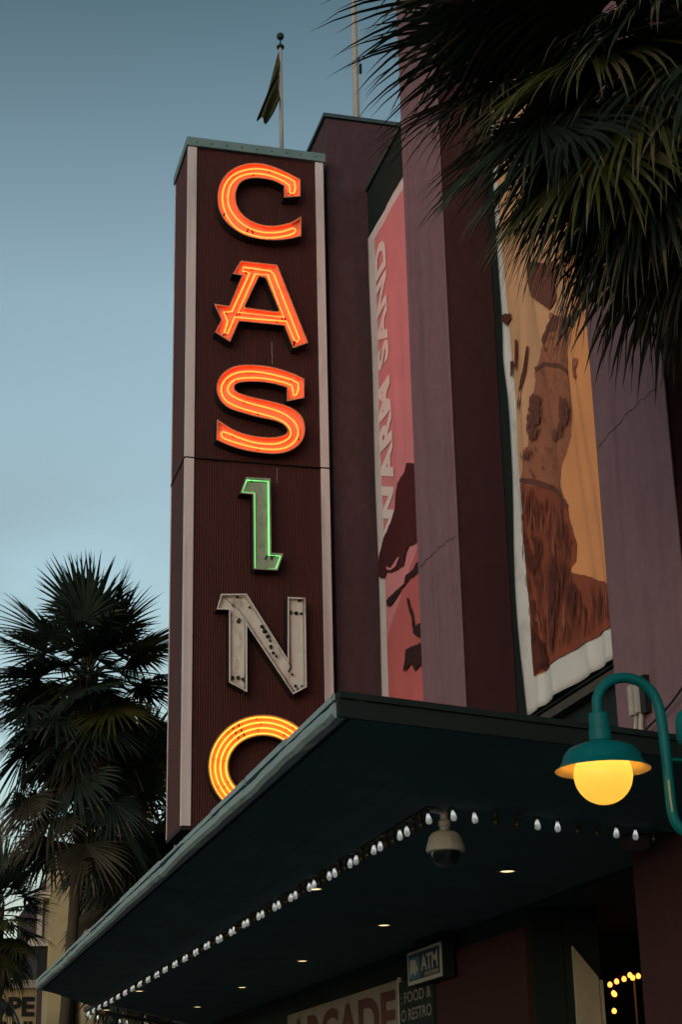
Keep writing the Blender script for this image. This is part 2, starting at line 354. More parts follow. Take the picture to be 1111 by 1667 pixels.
# outlines in metres: (across, height) on the sign face and (along the street, height) on the banners
LETTERS={'C':{'o':[[(5.615,15.596),(5.512,15.642),(5.409,15.688),(5.315,15.726),(5.232,15.752),(5.159,15.77),(5.093,15.783),(5.037,15.792),(4.988,15.795),(4.936,15.793),(4.877,15.786),(4.816,15.773),(4.754,15.753),(4.692,15.725),(4.629,15.69),(4.573,15.652),(4.525,15.613),(4.482,15.571),(4.444,15.524),(4.41,15.47),(4.38,15.411),(4.355,15.352),(4.337,15.292),(4.325,15.232),(4.317,15.174),(4.313,15.12),(4.314,15.068),(4.318,15.016),(4.326,14.961),(4.339,14.904),(4.357,14.85),(4.381,14.797),(4.412,14.745),(4.446,14.699),(4.485,14.658),(4.528,14.622),(4.574,14.59),(4.622,14.56),(4.673,14.534),(4.726,14.513),(4.783,14.496),(4.843,14.484),(4.905,14.476),(4.972,14.471),(5.043,14.471),(5.11,14.473),(5.173,14.478),(5.233,14.485),(5.29,14.495),(5.343,14.507),(5.394,14.521),(5.446,14.537),(5.501,14.558),(5.558,14.581),(5.615,14.604),(5.62,14.95),(5.572,14.91),(5.524,14.871),(5.475,14.836),(5.424,14.809),(5.371,14.787),(5.319,14.767),(5.268,14.75),(5.217,14.735),(5.163,14.725),(5.105,14.719),(5.043,14.719),(4.983,14.725),(4.925,14.738),(4.868,14.758),(4.816,14.78),(4.773,14.805),(4.735,14.834),(4.701,14.866),(4.671,14.902),(4.645,14.942),(4.625,14.985),(4.609,15.03),(4.599,15.078),(4.594,15.124),(4.593,15.169),(4.596,15.213),(4.604,15.255),(4.616,15.298),(4.631,15.34),(4.65,15.378),(4.672,15.409),(4.697,15.437),(4.728,15.461),(4.766,15.482),(4.81,15.5),(4.857,15.513),(4.906,15.522),(4.958,15.528),(5.013,15.529),(5.073,15.527),(5.135,15.521),(5.195,15.51),(5.249,15.491),(5.3,15.467),(5.351,15.443),(5.349,15.239),(5.611,15.294)]],'t':[[(5.447,15.357),(5.453,15.413),(5.443,15.479),(5.37,15.531),(5.274,15.573),(5.182,15.6),(5.092,15.616),(5.014,15.623),(4.936,15.62),(4.844,15.605),(4.754,15.578),(4.677,15.537),(4.612,15.486),(4.56,15.428),(4.522,15.36),(4.495,15.274),(4.481,15.181),(4.479,15.094),(4.491,15.01),(4.52,14.933),(4.561,14.862),(4.613,14.794),(4.676,14.734),(4.748,14.684),(4.829,14.645),(4.917,14.62),(5.008,14.608),(5.1,14.61),(5.188,14.622),(5.268,14.64),(5.344,14.665),(5.427,14.707),(5.495,14.738),(5.521,14.727),(5.525,14.699),(5.521,14.673),(5.493,14.644),(5.427,14.609),(5.343,14.576),(5.254,14.55),(5.162,14.53),(5.077,14.519),(4.982,14.519),(4.853,14.538),(4.726,14.57),(4.641,14.61),(4.574,14.664),(4.513,14.737),(4.464,14.821),(4.429,14.909),(4.407,14.999),(4.396,15.085),(4.397,15.17),(4.408,15.26),(4.432,15.348),(4.471,15.43),(4.522,15.502),(4.582,15.56),(4.65,15.607),(4.727,15.646),(4.806,15.676),(4.884,15.695),(4.962,15.706),(5.037,15.709),(5.118,15.701),(5.22,15.678),(5.327,15.645),(5.438,15.608),(5.523,15.557),(5.54,15.468),(5.528,15.385),(5.51,15.354),(5.486,15.345),(5.464,15.341)]]},'A':{'o':[[(4.675,14.07),(5.235,14.067),(5.697,12.816),(5.463,12.702),(5.333,13.059),(4.649,13.059),(4.513,12.705),(4.284,12.837),(4.38,13.051),(4.267,13.303),(4.499,13.293),(4.692,13.821),(4.549,13.831)],[(4.953,13.837),(5.055,13.821),(5.252,13.309),(5.229,13.278),(4.75,13.294),(4.735,13.32)]],'t':[[(4.713,13.976),(5.132,13.962),(5.188,13.907),(5.569,12.871),(5.533,12.824),(5.49,12.849),(5.374,13.146),(4.975,13.135),(4.587,13.131),(4.48,12.848),(4.433,12.864),(4.48,13.054),(4.42,13.191),(4.544,13.216),(4.814,13.891),(4.708,13.911)],[(5.093,13.89),(5.334,13.208),(4.637,13.215),(4.898,13.884)]]},'S':{'o':[[(5.628,12.221),(5.57,12.246),(5.511,12.271),(5.446,12.295),(5.367,12.317),(5.281,12.339),(5.196,12.355),(5.113,12.366),(5.029,12.372),(4.946,12.373),(4.861,12.371),(4.775,12.365),(4.698,12.353),(4.634,12.338),(4.577,12.317),(4.525,12.291),(4.475,12.256),(4.429,12.215),(4.39,12.171),(4.36,12.122),(4.336,12.07),(4.32,12.018),(4.313,11.969),(4.313,11.921),(4.321,11.874),(4.334,11.827),(4.353,11.782),(4.38,11.74),(4.413,11.703),(4.453,11.67),(4.502,11.642),(4.561,11.619),(4.629,11.602),(4.697,11.587),(4.764,11.572),(4.83,11.558),(4.893,11.547),(4.954,11.538),(5.011,11.531),(5.066,11.524),(5.118,11.516),(5.169,11.508),(5.213,11.498),(5.252,11.486),(5.284,11.472),(5.312,11.454),(5.336,11.432),(5.356,11.406),(5.366,11.381),(5.364,11.357),(5.354,11.333),(5.335,11.312),(5.309,11.294),(5.275,11.278),(5.236,11.265),(5.192,11.253),(5.143,11.244),(5.088,11.239),(5.026,11.236),(4.959,11.236),(4.892,11.239),(4.826,11.246),(4.76,11.255),(4.697,11.269),(4.64,11.285),(4.585,11.305),(4.527,11.331),(4.46,11.368),(4.39,11.412),(4.32,11.455),(4.314,11.132),(4.375,11.106),(4.436,11.081),(4.503,11.058),(4.579,11.037),(4.662,11.017),(4.745,11.002),(4.828,10.992),(4.911,10.987),(4.989,10.984),(5.059,10.982),(5.123,10.982),(5.185,10.988),(5.245,10.999),(5.302,11.015),(5.357,11.036),(5.411,11.063),(5.462,11.096),(5.506,11.132),(5.542,11.171),(5.571,11.213),(5.595,11.257),(5.612,11.304),(5.624,11.354),(5.629,11.404),(5.627,11.457),(5.619,11.512),(5.606,11.56),(5.589,11.598),(5.566,11.629),(5.538,11.659),(5.503,11.689),(5.461,11.716),(5.414,11.74),(5.361,11.76),(5.302,11.776),(5.241,11.79),(5.177,11.803),(5.11,11.814),(5.043,11.824),(4.976,11.833),(4.909,11.841),(4.845,11.85),(4.783,11.862),(4.723,11.875),(4.673,11.889),(4.635,11.904),(4.607,11.921),(4.587,11.939),(4.577,11.96),(4.575,11.983),(4.58,12.004),(4.591,12.023),(4.609,12.04),(4.636,12.055),(4.672,12.068),(4.717,12.08),(4.772,12.089),(4.841,12.097),(4.919,12.103),(4.995,12.106),(5.064,12.104),(5.13,12.098),(5.194,12.09),(5.252,12.08),(5.307,12.067),(5.363,12.054),(5.36,11.833),(5.624,11.911)]],'t':[[(5.462,11.965),(5.462,12.032),(5.438,12.106),(5.33,12.142),(5.194,12.163),(5.067,12.175),(4.946,12.178),(4.841,12.172),(4.747,12.158),(4.661,12.14),(4.587,12.111),(4.532,12.063),(4.496,12.009),(4.482,11.961),(4.489,11.916),(4.515,11.878),(4.563,11.844),(4.633,11.811),(4.722,11.78),(4.827,11.757),(4.943,11.735),(5.07,11.712),(5.19,11.685),(5.284,11.655),(5.363,11.617),(5.44,11.562),(5.498,11.497),(5.526,11.421),(5.529,11.343),(5.51,11.272),(5.47,11.207),(5.409,11.15),(5.333,11.104),(5.252,11.077),(5.161,11.063),(5.055,11.058),(4.94,11.062),(4.817,11.078),(4.697,11.101),(4.59,11.124),(4.503,11.148),(4.442,11.167),(4.406,11.191),(4.388,11.241),(4.41,11.277),(4.504,11.253),(4.624,11.211),(4.733,11.178),(4.843,11.152),(4.956,11.141),(5.063,11.14),(5.154,11.147),(5.235,11.166),(5.311,11.2),(5.372,11.243),(5.408,11.29),(5.422,11.341),(5.412,11.399),(5.381,11.455),(5.331,11.5),(5.263,11.536),(5.185,11.563),(5.091,11.586),(4.971,11.61),(4.845,11.634),(4.723,11.66),(4.612,11.691),(4.519,11.728),(4.448,11.775),(4.405,11.843),(4.386,11.919),(4.393,11.995),(4.423,12.068),(4.476,12.136),(4.55,12.195),(4.641,12.236),(4.748,12.262),(4.865,12.274),(4.996,12.271),(5.145,12.255),(5.295,12.229),(5.437,12.199),(5.539,12.151),(5.544,12.056),(5.512,11.969),(5.487,11.947)]]},'I':{'o':[[(4.744,10.592),(5.104,10.603),(5.112,9.473),(5.288,9.478),(5.199,9.218),(4.849,9.214),(4.845,10.334),(4.66,10.339)]],'t':[[(4.761,10.555),(5.079,10.563),(5.081,9.441),(5.251,9.443),(5.178,9.241),(4.872,9.24),(4.869,10.366),(4.691,10.367)]]},'N':{'o':[[(4.389,8.825),(4.753,8.847),(5.329,7.941),(5.339,8.835),(5.597,8.841),(5.597,7.552),(5.401,7.438),(4.759,8.386),(4.757,7.439),(4.503,7.567),(4.502,8.599),(4.327,8.595)]],'t':[[(4.424,8.793),(4.736,8.812),(5.022,8.377),(5.371,7.848),(5.365,8.802),(5.568,8.807),(5.565,7.574),(5.418,7.486),(5.159,7.861),(4.694,8.555),(4.647,8.619)],[(4.525,8.552),(4.531,7.596),(4.727,7.489),(4.729,8.456)]]},'O':{'o':[[(5.744,6.448),(5.737,6.368),(5.722,6.289),(5.696,6.212),(5.662,6.138),(5.619,6.067),(5.569,6.001),(5.511,5.941),(5.446,5.887),(5.376,5.84),(5.301,5.8),(5.222,5.768),(5.14,5.744),(5.056,5.729),(4.972,5.723),(4.888,5.725),(4.805,5.736),(4.724,5.755),(4.647,5.782),(4.573,5.818),(4.505,5.861),(4.442,5.911),(4.386,5.967),(4.338,6.029),(4.297,6.096),(4.264,6.167),(4.241,6.241),(4.226,6.318),(4.221,6.396),(4.225,6.475),(4.239,6.553),(4.262,6.63),(4.294,6.705),(4.335,6.776),(4.383,6.842),(4.44,6.904),(4.503,6.96),(4.572,7.009),(4.647,7.051),(4.726,7.085),(4.809,7.111),(4.894,7.128),(4.98,7.136),(5.066,7.135),(5.151,7.125),(5.234,7.106),(5.314,7.079),(5.39,7.043),(5.46,6.999),(5.524,6.947),(5.582,6.889),(5.631,6.825),(5.672,6.756),(5.704,6.683),(5.727,6.606),(5.74,6.528)],[(5.459,6.438),(5.455,6.391),(5.445,6.344),(5.43,6.298),(5.408,6.254),(5.382,6.212),(5.35,6.173),(5.313,6.137),(5.273,6.104),(5.229,6.076),(5.181,6.052),(5.132,6.032),(5.08,6.018),(5.027,6.009),(4.974,6.005),(4.92,6.006),(4.868,6.012),(4.816,6.023),(4.767,6.04),(4.721,6.061),(4.677,6.086),(4.638,6.116),(4.602,6.15),(4.571,6.187),(4.546,6.227),(4.525,6.269),(4.511,6.313),(4.502,6.359),(4.498,6.406),(4.501,6.453),(4.51,6.499),(4.525,6.545),(4.545,6.589),(4.571,6.631),(4.602,6.671),(4.638,6.708),(4.678,6.741),(4.722,6.77),(4.769,6.795),(4.819,6.815),(4.871,6.83),(4.924,6.84),(4.978,6.845),(5.032,6.844),(5.086,6.838),(5.138,6.827),(5.188,6.811),(5.235,6.789),(5.28,6.763),(5.32,6.733),(5.356,6.699),(5.387,6.661),(5.413,6.62),(5.433,6.577),(5.448,6.532),(5.456,6.485)]],'t':[[(5.713,6.447),(5.706,6.358),(5.685,6.27),(5.653,6.185),(5.609,6.104),(5.554,6.029),(5.49,5.961),(5.417,5.901),(5.337,5.85),(5.251,5.809),(5.16,5.779),(5.067,5.759),(4.972,5.751),(4.878,5.754),(4.785,5.769),(4.696,5.794),(4.612,5.831),(4.533,5.877),(4.463,5.932),(4.401,5.995),(4.348,6.066),(4.306,6.143),(4.276,6.225),(4.257,6.31),(4.25,6.397),(4.256,6.485),(4.274,6.573),(4.304,6.657),(4.346,6.739),(4.398,6.815),(4.461,6.884),(4.532,6.946),(4.612,6.999),(4.698,7.042),(4.789,7.075),(4.883,7.097),(4.98,7.106),(5.076,7.105),(5.171,7.091),(5.263,7.065),(5.35,7.029),(5.43,6.982),(5.503,6.925),(5.566,6.86),(5.619,6.787),(5.661,6.707),(5.691,6.623),(5.709,6.536)],[(5.639,6.444),(5.632,6.365),(5.614,6.286),(5.585,6.21),(5.545,6.138),(5.496,6.071),(5.438,6.01),(5.373,5.957),(5.301,5.911),(5.223,5.874),(5.142,5.847),(5.058,5.83),(4.973,5.822),(4.888,5.825),(4.804,5.838),(4.724,5.861),(4.648,5.893),(4.577,5.934),(4.513,5.983),(4.458,6.04),(4.41,6.104),(4.373,6.172),(4.345,6.245),(4.328,6.322),(4.322,6.4),(4.328,6.478),(4.344,6.556),(4.371,6.632),(4.409,6.705),(4.456,6.773),(4.512,6.835),(4.577,6.89),(4.648,6.937),(4.726,6.976),(4.808,7.005),(4.893,7.024),(4.979,7.033),(5.066,7.031),(5.151,7.019),(5.234,6.996),(5.312,6.964),(5.384,6.922),(5.449,6.871),(5.506,6.813),(5.554,6.747),(5.592,6.677),(5.619,6.602),(5.635,6.524)],[(5.567,6.442),(5.561,6.372),(5.545,6.303),(5.519,6.237),(5.484,6.173),(5.44,6.114),(5.389,6.061),(5.33,6.014),(5.266,5.974),(5.197,5.942),(5.124,5.917),(5.049,5.902),(4.973,5.895),(4.897,5.898),(4.822,5.909),(4.751,5.929),(4.683,5.957),(4.62,5.993),(4.563,6.037),(4.513,6.086),(4.471,6.142),(4.437,6.202),(4.412,6.267),(4.398,6.334),(4.392,6.402),(4.397,6.471),(4.412,6.54),(4.436,6.606),(4.47,6.67),(4.512,6.729),(4.562,6.783),(4.62,6.832),(4.684,6.873),(4.753,6.907),(4.826,6.932),(4.902,6.949),(4.979,6.957),(5.056,6.955),(5.132,6.945),(5.206,6.925),(5.275,6.896),(5.34,6.86),(5.398,6.815),(5.449,6.764),(5.491,6.707),(5.525,6.645),(5.549,6.58),(5.563,6.512)],[(5.491,6.439),(5.486,6.379),(5.472,6.32),(5.449,6.263),(5.419,6.208),(5.381,6.158),(5.336,6.112),(5.285,6.071),(5.229,6.037),(5.169,6.009),(5.105,5.988),(5.04,5.975),(4.973,5.969),(4.907,5.971),(4.842,5.98),(4.779,5.997),(4.72,6.022),(4.665,6.053),(4.615,6.09),(4.572,6.133),(4.535,6.181),(4.506,6.233),(4.484,6.288),(4.471,6.346),(4.467,6.405),(4.471,6.464),(4.484,6.523),(4.505,6.58),(4.534,6.635),(4.571,6.686),(4.615,6.732),(4.666,6.774),(4.721,6.81),(4.781,6.838),(4.845,6.86),(4.911,6.875),(4.978,6.881),(5.046,6.88),(5.112,6.871),(5.176,6.854),(5.236,6.829),(5.292,6.798),(5.343,6.76),(5.387,6.716),(5.424,6.667),(5.454,6.614),(5.475,6.558),(5.487,6.499)]]}}
BAN_WOMAN={'robe':[(19.991,10.08),(20.672,10.329),(20.829,10.385),(20.921,10.304),(21.246,10.257),(21.414,10.056),(21.47,9.944),(21.698,9.841),(22.063,9.73),(22.306,9.571),(22.401,9.442),(22.429,9.263),(22.084,9.131),(21.9,9.198),(21.864,9.133),(21.57,9.064),(21.158,9.006),(21.016,9.162),(20.889,9.208),(20.653,9.165),(20.12,9.08)],'band':[(21.991,8.769),(21.604,8.766),(21.147,8.749),(21.096,8.834),(20.734,8.829),(20.634,8.871),(20.15,8.845),(20.177,8.635),(20.629,8.72),(20.946,8.735),(21.445,8.678),(21.704,8.63),(21.959,8.669)],'arm':[(21.051,8.53),(20.939,8.458),(20.806,8.245),(20.716,8.022),(20.6,8.013),(20.267,7.939),(20.296,7.71),(20.643,7.856),(20.803,7.95),(20.853,8.185),(21.024,8.422)],'bag':[(21.175,7.835),(20.671,7.755),(20.299,7.687),(20.34,7.367),(20.593,7.459),(20.752,7.417),(20.89,7.562),(21.248,7.561),(21.328,7.57),(21.236,7.656)],'flower':[(20.808,10.012),(20.738,9.921),(20.605,9.884),(20.696,9.862),(20.643,9.77),(20.792,9.877),(20.932,9.872),(20.868,9.926),(20.959,9.991),(20.816,9.943)],'cuff':[(21.895,9.248),(21.689,9.149),(21.369,9.191),(21.223,9.155),(21.439,9.098),(21.692,9.117),(21.875,9.189)]}
BAN_STATUE={'orange':[(15.14,10.329),(15.042,9.749),(15.139,9.208),(15.137,8.779),(15.276,8.447),(15.482,8.27),(15.547,8.036),(15.394,7.786),(15.354,7.582),(15.252,7.297),(15.284,7.122),(15.411,7.05),(14.703,6.716),(14.324,6.543),(13.734,9.592)],'statue':[(15.598,10.092),(15.042,9.749),(15.139,9.208),(15.137,8.779),(15.276,8.447),(15.482,8.27),(15.547,8.036),(15.394,7.786),(16.682,8.501),(16.576,8.702),(16.377,8.829),(16.259,9.265),(16.087,9.503),(16.112,9.619),(15.735,9.793),(15.634,9.883)],'plinth':[(16.682,8.501),(16.05,8.21),(15.394,7.786),(15.354,7.582),(15.252,7.297),(15.284,7.122),(15.411,7.05),(14.703,6.716),(14.324,6.543),(14.383,6.238),(16.716,6.294),(16.695,6.931),(16.704,7.929)],'ring_top':[(16.103,9.667),(15.773,9.574),(15.427,9.401),(15.144,9.178),(15.167,9.138),(15.436,9.351),(15.779,9.536),(16.054,9.593)],'ring_low':[(16.672,8.559),(16.273,8.406),(15.812,8.143),(15.49,7.911),(15.361,7.758),(15.39,7.722),(15.571,7.9),(15.898,8.12),(16.325,8.358),(16.681,8.507)],'blot_a':[(16.191,9.409),(15.993,9.287),(15.935,9.124),(16.008,8.951),(16.14,8.937),(16.075,8.808),(16.248,8.811),(16.344,9.023),(16.259,9.265)],'blot_b':[(15.449,9.047),(15.231,8.918),(15.165,8.758),(15.249,8.598),(15.402,8.63),(15.381,8.523),(15.617,8.554),(15.649,8.699),(15.44,8.777)],'blot_c':[(16.521,8.766),(16.377,8.829),(16.302,8.747),(16.188,8.65),(16.321,8.635),(16.49,8.685)],'blot_d':[(15.523,10.038),(15.419,9.917),(15.502,9.82),(15.634,9.883),(15.741,9.76),(15.769,9.844),(15.618,9.98)],'blot_e':[(15.192,9.806),(15.087,9.72),(15.12,9.534),(15.226,9.618)],'blot_f':[(14.941,9.217),(14.832,9.182),(14.887,9.093),(14.868,8.986),(14.996,9.044),(15.008,9.149)],'head':[(16.124,10.881),(16.068,10.67),(15.889,10.415),(15.592,10.125),(15.418,10.159),(15.417,10.404),(15.23,10.516),(16.023,10.938)],'fold_a':[(16.621,7.9),(16.218,7.726),(15.691,7.447),(15.334,7.263),(15.314,7.163),(15.778,7.413),(16.231,7.648),(16.551,7.792)],'fold_b':[(16.642,7.773),(16.324,7.598),(16.276,7.386),(16.458,7.315),(16.601,7.493)],'fold_c':[(16.057,7.443),(15.627,7.362),(15.511,7.135),(15.727,6.799),(16.047,6.334),(16.225,6.477),(16.069,6.904)],'fold_d':[(15.387,6.971),(15.147,6.848),(15.281,6.724),(15.476,6.479),(15.523,6.645)],'fold_e':[(16.645,6.819),(16.343,6.51),(16.134,6.296),(16.67,6.313)],'glyph_a':[(16.977,10.751),(16.687,10.629),(16.68,10.552),(16.854,10.548),(17.007,10.683)],'glyph_b':[(16.599,10.24),(16.527,10.22),(16.549,10.034),(16.625,9.852),(16.666,9.944)],'glyph_c':[(16.261,10.0),(16.21,9.983),(16.302,9.705),(16.41,9.541),(16.604,9.414),(16.698,9.401),(16.648,9.486),(16.438,9.589)],'glyph_d':[(16.816,10.067),(16.707,10.035),(16.787,9.89),(16.862,9.895)]}


# ------------------------------------------------------------------ the ground
tag(MB().add([(-900, -900, 0), (900, -900, 0), (900, 900, 0), (-900, 900, 0)], [(0, 1, 2, 3)]).build('road', 'asphalt'), kind='structure')
tag(box('pavement', 'paving', 1.6, 40, -40, 43, -0.3, 0.14), kind='structure')
tag(box('kerb', 'kerb_stone', 1.42, 1.597, -40, 43, -0.3, 0.15), kind='structure')

# ------------------------------------------------------------------ the casino building
H = 1.6
bld = thing('casino_building', (6.8, 16, 0), 'mauve and maroon casino building with tall piers rising behind the canopy', 'building')
FX = 6.8; PX = 6.2
# facade wall with an entrance opening between the two piers (y 13.5-17.45, below z 3.95)
w = MB()
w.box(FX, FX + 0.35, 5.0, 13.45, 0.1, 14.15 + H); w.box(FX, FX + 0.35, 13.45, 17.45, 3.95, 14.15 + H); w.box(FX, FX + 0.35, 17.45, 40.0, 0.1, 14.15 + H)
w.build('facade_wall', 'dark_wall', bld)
box('shop_wall', 'shop_maroon', FX - 0.06, FX - 0.003, 17.5, 20.9, 0.14, 3.75, bld)
box('roof', 'dark_wall', FX + 0.353, 26, 5.0, 40.0, 14.0 + H, 14.1 + H, bld)
box('end_wall', 'maroon_stucco', FX + 0.353, 26, 4.7, 5.0, 0.1, 14.15 + H, bld)
box('rear_wall', 'dark_wall', 26.003, 26.3, 4.7, 40.0, 0.1, 14.15 + H, bld)
box('far_wall', 'maroon_stucco', FX + 0.353, 26, 40.003, 40.3, 0.1, 14.15 + H, bld)
box('coping', 'coping_metal', FX - 0.04, FX + 0.39, 5.0, 22.68, 14.153 + H, 14.22 + H, bld)
def pier(y0, y1, top=15.43 + H, z0=0.14):
    # maroon core with a mauve street face laid over it
    p = MB().box(PX, FX - 0.003, y0 + 0.02, y1 - 0.02, z0, top).build('pier', 'maroon_stucco', bld, bevel=0.012)
    f = MB().box(PX - 0.02, PX - 0.003, y0, y1, 2.45 + H, top).build('face', 'mauve_stucco', p, bevel=0.006)
    box('pier_cap', 'coping_metal', PX - 0.06, FX - 0.01, y0 - 0.03, y1 + 0.03, top + 0.003, top + 0.07, p)
    return p
p1 = pier(17.44, 18.94, z0=2.45 + H); p2 = pier(12.04, 13.50); p3 = pier(6.60, 8.06)
def hairline(pts, x, wd, parent, seed, name='crack', m='seam_dark'):
    rng = random.Random(seed); mb = MB(); P = []
    for (a, b) in zip(pts[:-1], pts[1:]):
        for k in range(8):
            t = k / 8; P.append((a[0] + (b[0] - a[0]) * t + rng.uniform(-.012, .012), a[1] + (b[1] - a[1]) * t + rng.uniform(-.018, .018)))
    P.append(pts[-1])
    v = []; f = []
    for i, (y, z) in enumerate(P):
        w_ = wd * rng.uniform(0.5, 1.3); v += [(x, y, z - w_), (x, y, z + w_)]
        if i: f.append((2 * i - 2, 2 * i, 2 * i + 1, 2 * i - 1))
    return mb.add(v, f).build(name, m, parent)
hairline([(18.90, 6.60 + H), (18.15, 6.60 + H), (17.70, 6.55 + H), (17.45, 6.53 + H)], PX - 0.0225, 0.004, p1, 3)
hairline([(13.45, 6.00 + H), (12.75, 6.04 + H), (12.05, 6.03 + H)], PX - 0.0225, 0.0035, p2, 4)
hairline([(17.85, 8.55 + H), (17.83, 8.2 + H), (17.80, 7.9 + H)], PX - 0.0225, 0.004, p1, 7, 'scratch', 'drip_white')
# tower block behind the sign
tb = MB().box(6.14, 9.6, 22.69, 23.85, 2.45 + H, 15.43 + H).build('tower_block', 'plum_stucco', bld, bevel=0.015)
box('coping', 'coping_metal', 6.10, 9.64, 22.65, 23.89, 15.433 + H, 15.50 + H, tb)
hairline_m = MB().box(8.03, 8.04, 22.68, 22.688, 15.1 + H, 15.42 + H).build('drip_stain', 'drip_white', tb)
# entrance recess
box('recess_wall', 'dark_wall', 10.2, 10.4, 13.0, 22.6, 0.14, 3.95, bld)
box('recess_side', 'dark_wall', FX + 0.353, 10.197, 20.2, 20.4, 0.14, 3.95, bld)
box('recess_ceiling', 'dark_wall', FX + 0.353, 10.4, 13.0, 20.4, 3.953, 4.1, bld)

# ------------------------------------------------------------------ blade sign
sg = thing('blade_sign', (4.95, 23.1, 4.0 + H), 'tall ribbed maroon blade sign spelling CASINO in neon letters', 'sign')
SX0, SX1, SY, SYB = 3.89, 6.03, 22.5, 23.65
ZB, ZT, ZS = 4.03 + H, 14.45 + H, 9.30 + H
def ribs(z0, z1, name):
    mb = MB(); n = 54; x0, x1 = SX0 + 0.13, SX1 - 0.13; p = (x1 - x0) / n; prof = []
    for i in range(n):
        b = x0 + i * p
        prof += [(b, 0.0), (b + p * 0.36, 0.0), (b + p * 0.46, 0.030), (b + p * 0.90, 0.030)]
    prof.append((x1, 0.0))
    v = []; f = []
    for i, (x, d) in enumerate(prof):
        v += [(x, SY + d, z0), (x, SY + d, z1)]
        if i: f.append((2 * i - 2, 2 * i, 2 * i + 1, 2 * i - 1))
    return mb.add(v, f).build(name, 'rib_steel', sg)
part_label(ribs(ZB, ZS - 0.008, 'ribbed_panel'), 'lower ribbed maroon panel below the seam'); part_label(ribs(ZS + 0.008, ZT, 'ribbed_panel'), 'upper ribbed maroon panel above the seam')
box('core', 'return_dark', SX0 + 0.01, SX1 - 0.01, SY + 0.06, SYB - 0.01, ZB + 0.004, ZT + 0.10, sg)
for z0, z1 in ((ZB, ZS - 0.01), (ZS + 0.01, ZT)):
    box('corner_trim', 'trim_paint', SX0, SX0 + 0.135, SY - 0.03, SY + 0.055, z0, z1, sg, bevel=0.006)
    box('corner_trim', 'trim_paint', SX1 - 0.13, SX1, SY - 0.03, SY + 0.055, z0, z1, sg, bevel=0.006)
    box('side_panel', 'side_steel', SX0 + 0.004, SX0 + 0.055, SY + 0.058, SYB - 0.04, z0, z1, sg)
    box('side_panel', 'side_steel', SX1 - 0.055, SX1 - 0.004, SY + 0.058, SYB - 0.04, z0, z1, sg)
    box('edge_trim', 'trim_paint', SX0 - 0.004, SX0 + 0.055, SYB - 0.037, SYB, z0, z1, sg)
box('seam', 'seam_dark', SX0 - 0.012, SX1 + 0.006, SY - 0.034, SY + 0.03, ZS - 0.006, ZS + 0.006, sg)
box('seam', 'seam_dark', SX0 - 0.012, SX0 + 0.04, SY + 0.033, SYB + 0.01, ZS - 0.006, ZS + 0.006, sg)
c_ = MB(); c_.box(SX0 - 0.03, SX1 + 0.03, SY - 0.06, SYB + 0.02, ZT + 0.003, ZT + 0.155); c_.build('top_cap', 'cap_metal', sg, bevel=0.01)
mb = MB(); rng = random.Random(2)
for k in range(9): x = SX0 + 0.12 + k * 0.235; mb.lathe([(0, 0.006), (0.012, 0.004), (0.012, 0)], (0, 0, 0), 6) if False else mb.box(x, x + 0.018, SY - 0.067, SY - 0.0605, ZT + 0.06, ZT + 0.078)
mb.build('cap_rivets', 'seam_dark', sg)
def drip(x, z0, z1, w_):
    rng = random.Random(int(x * 1000)); v = []; f = []; n = 10
    for i in range(n + 1):
        z = z0 + (z1 - z0) * i / n; xx = x + rng.uniform(-0.008, 0.008); a = w_ * rng.uniform(0.5, 1.1)
        v += [(xx - a, SY - 0.004, z), (xx + a, SY - 0.004, z)]
        if i: f.append((2 * i - 2, 2 * i, 2 * i + 1, 2 * i - 1))
    MB().add(v, f).build('drip_stain', 'drip_white', sg)
drip(5.19, 12.87, 12.50, 0.006); drip(5.25, 10.85, 10.62, 0.006)
# brackets to the tower and the base under the sign
for z in (7.0, 10.5, 14.8): box('bracket', 'return_dark', SX1 - 0.004, 6.137, 22.95, 23.1, z, z + 0.12, sg)
box('underside', 'return_dark', SX0 + 0.003, SX1 - 0.003, SY + 0.001, SYB - 0.003, ZB - 0.05, ZB - 0.002, sg)
box('base_post', 'side_steel', 4.35, 5.9, 22.95, 23.5, 4.15, ZB - 0.053, sg)

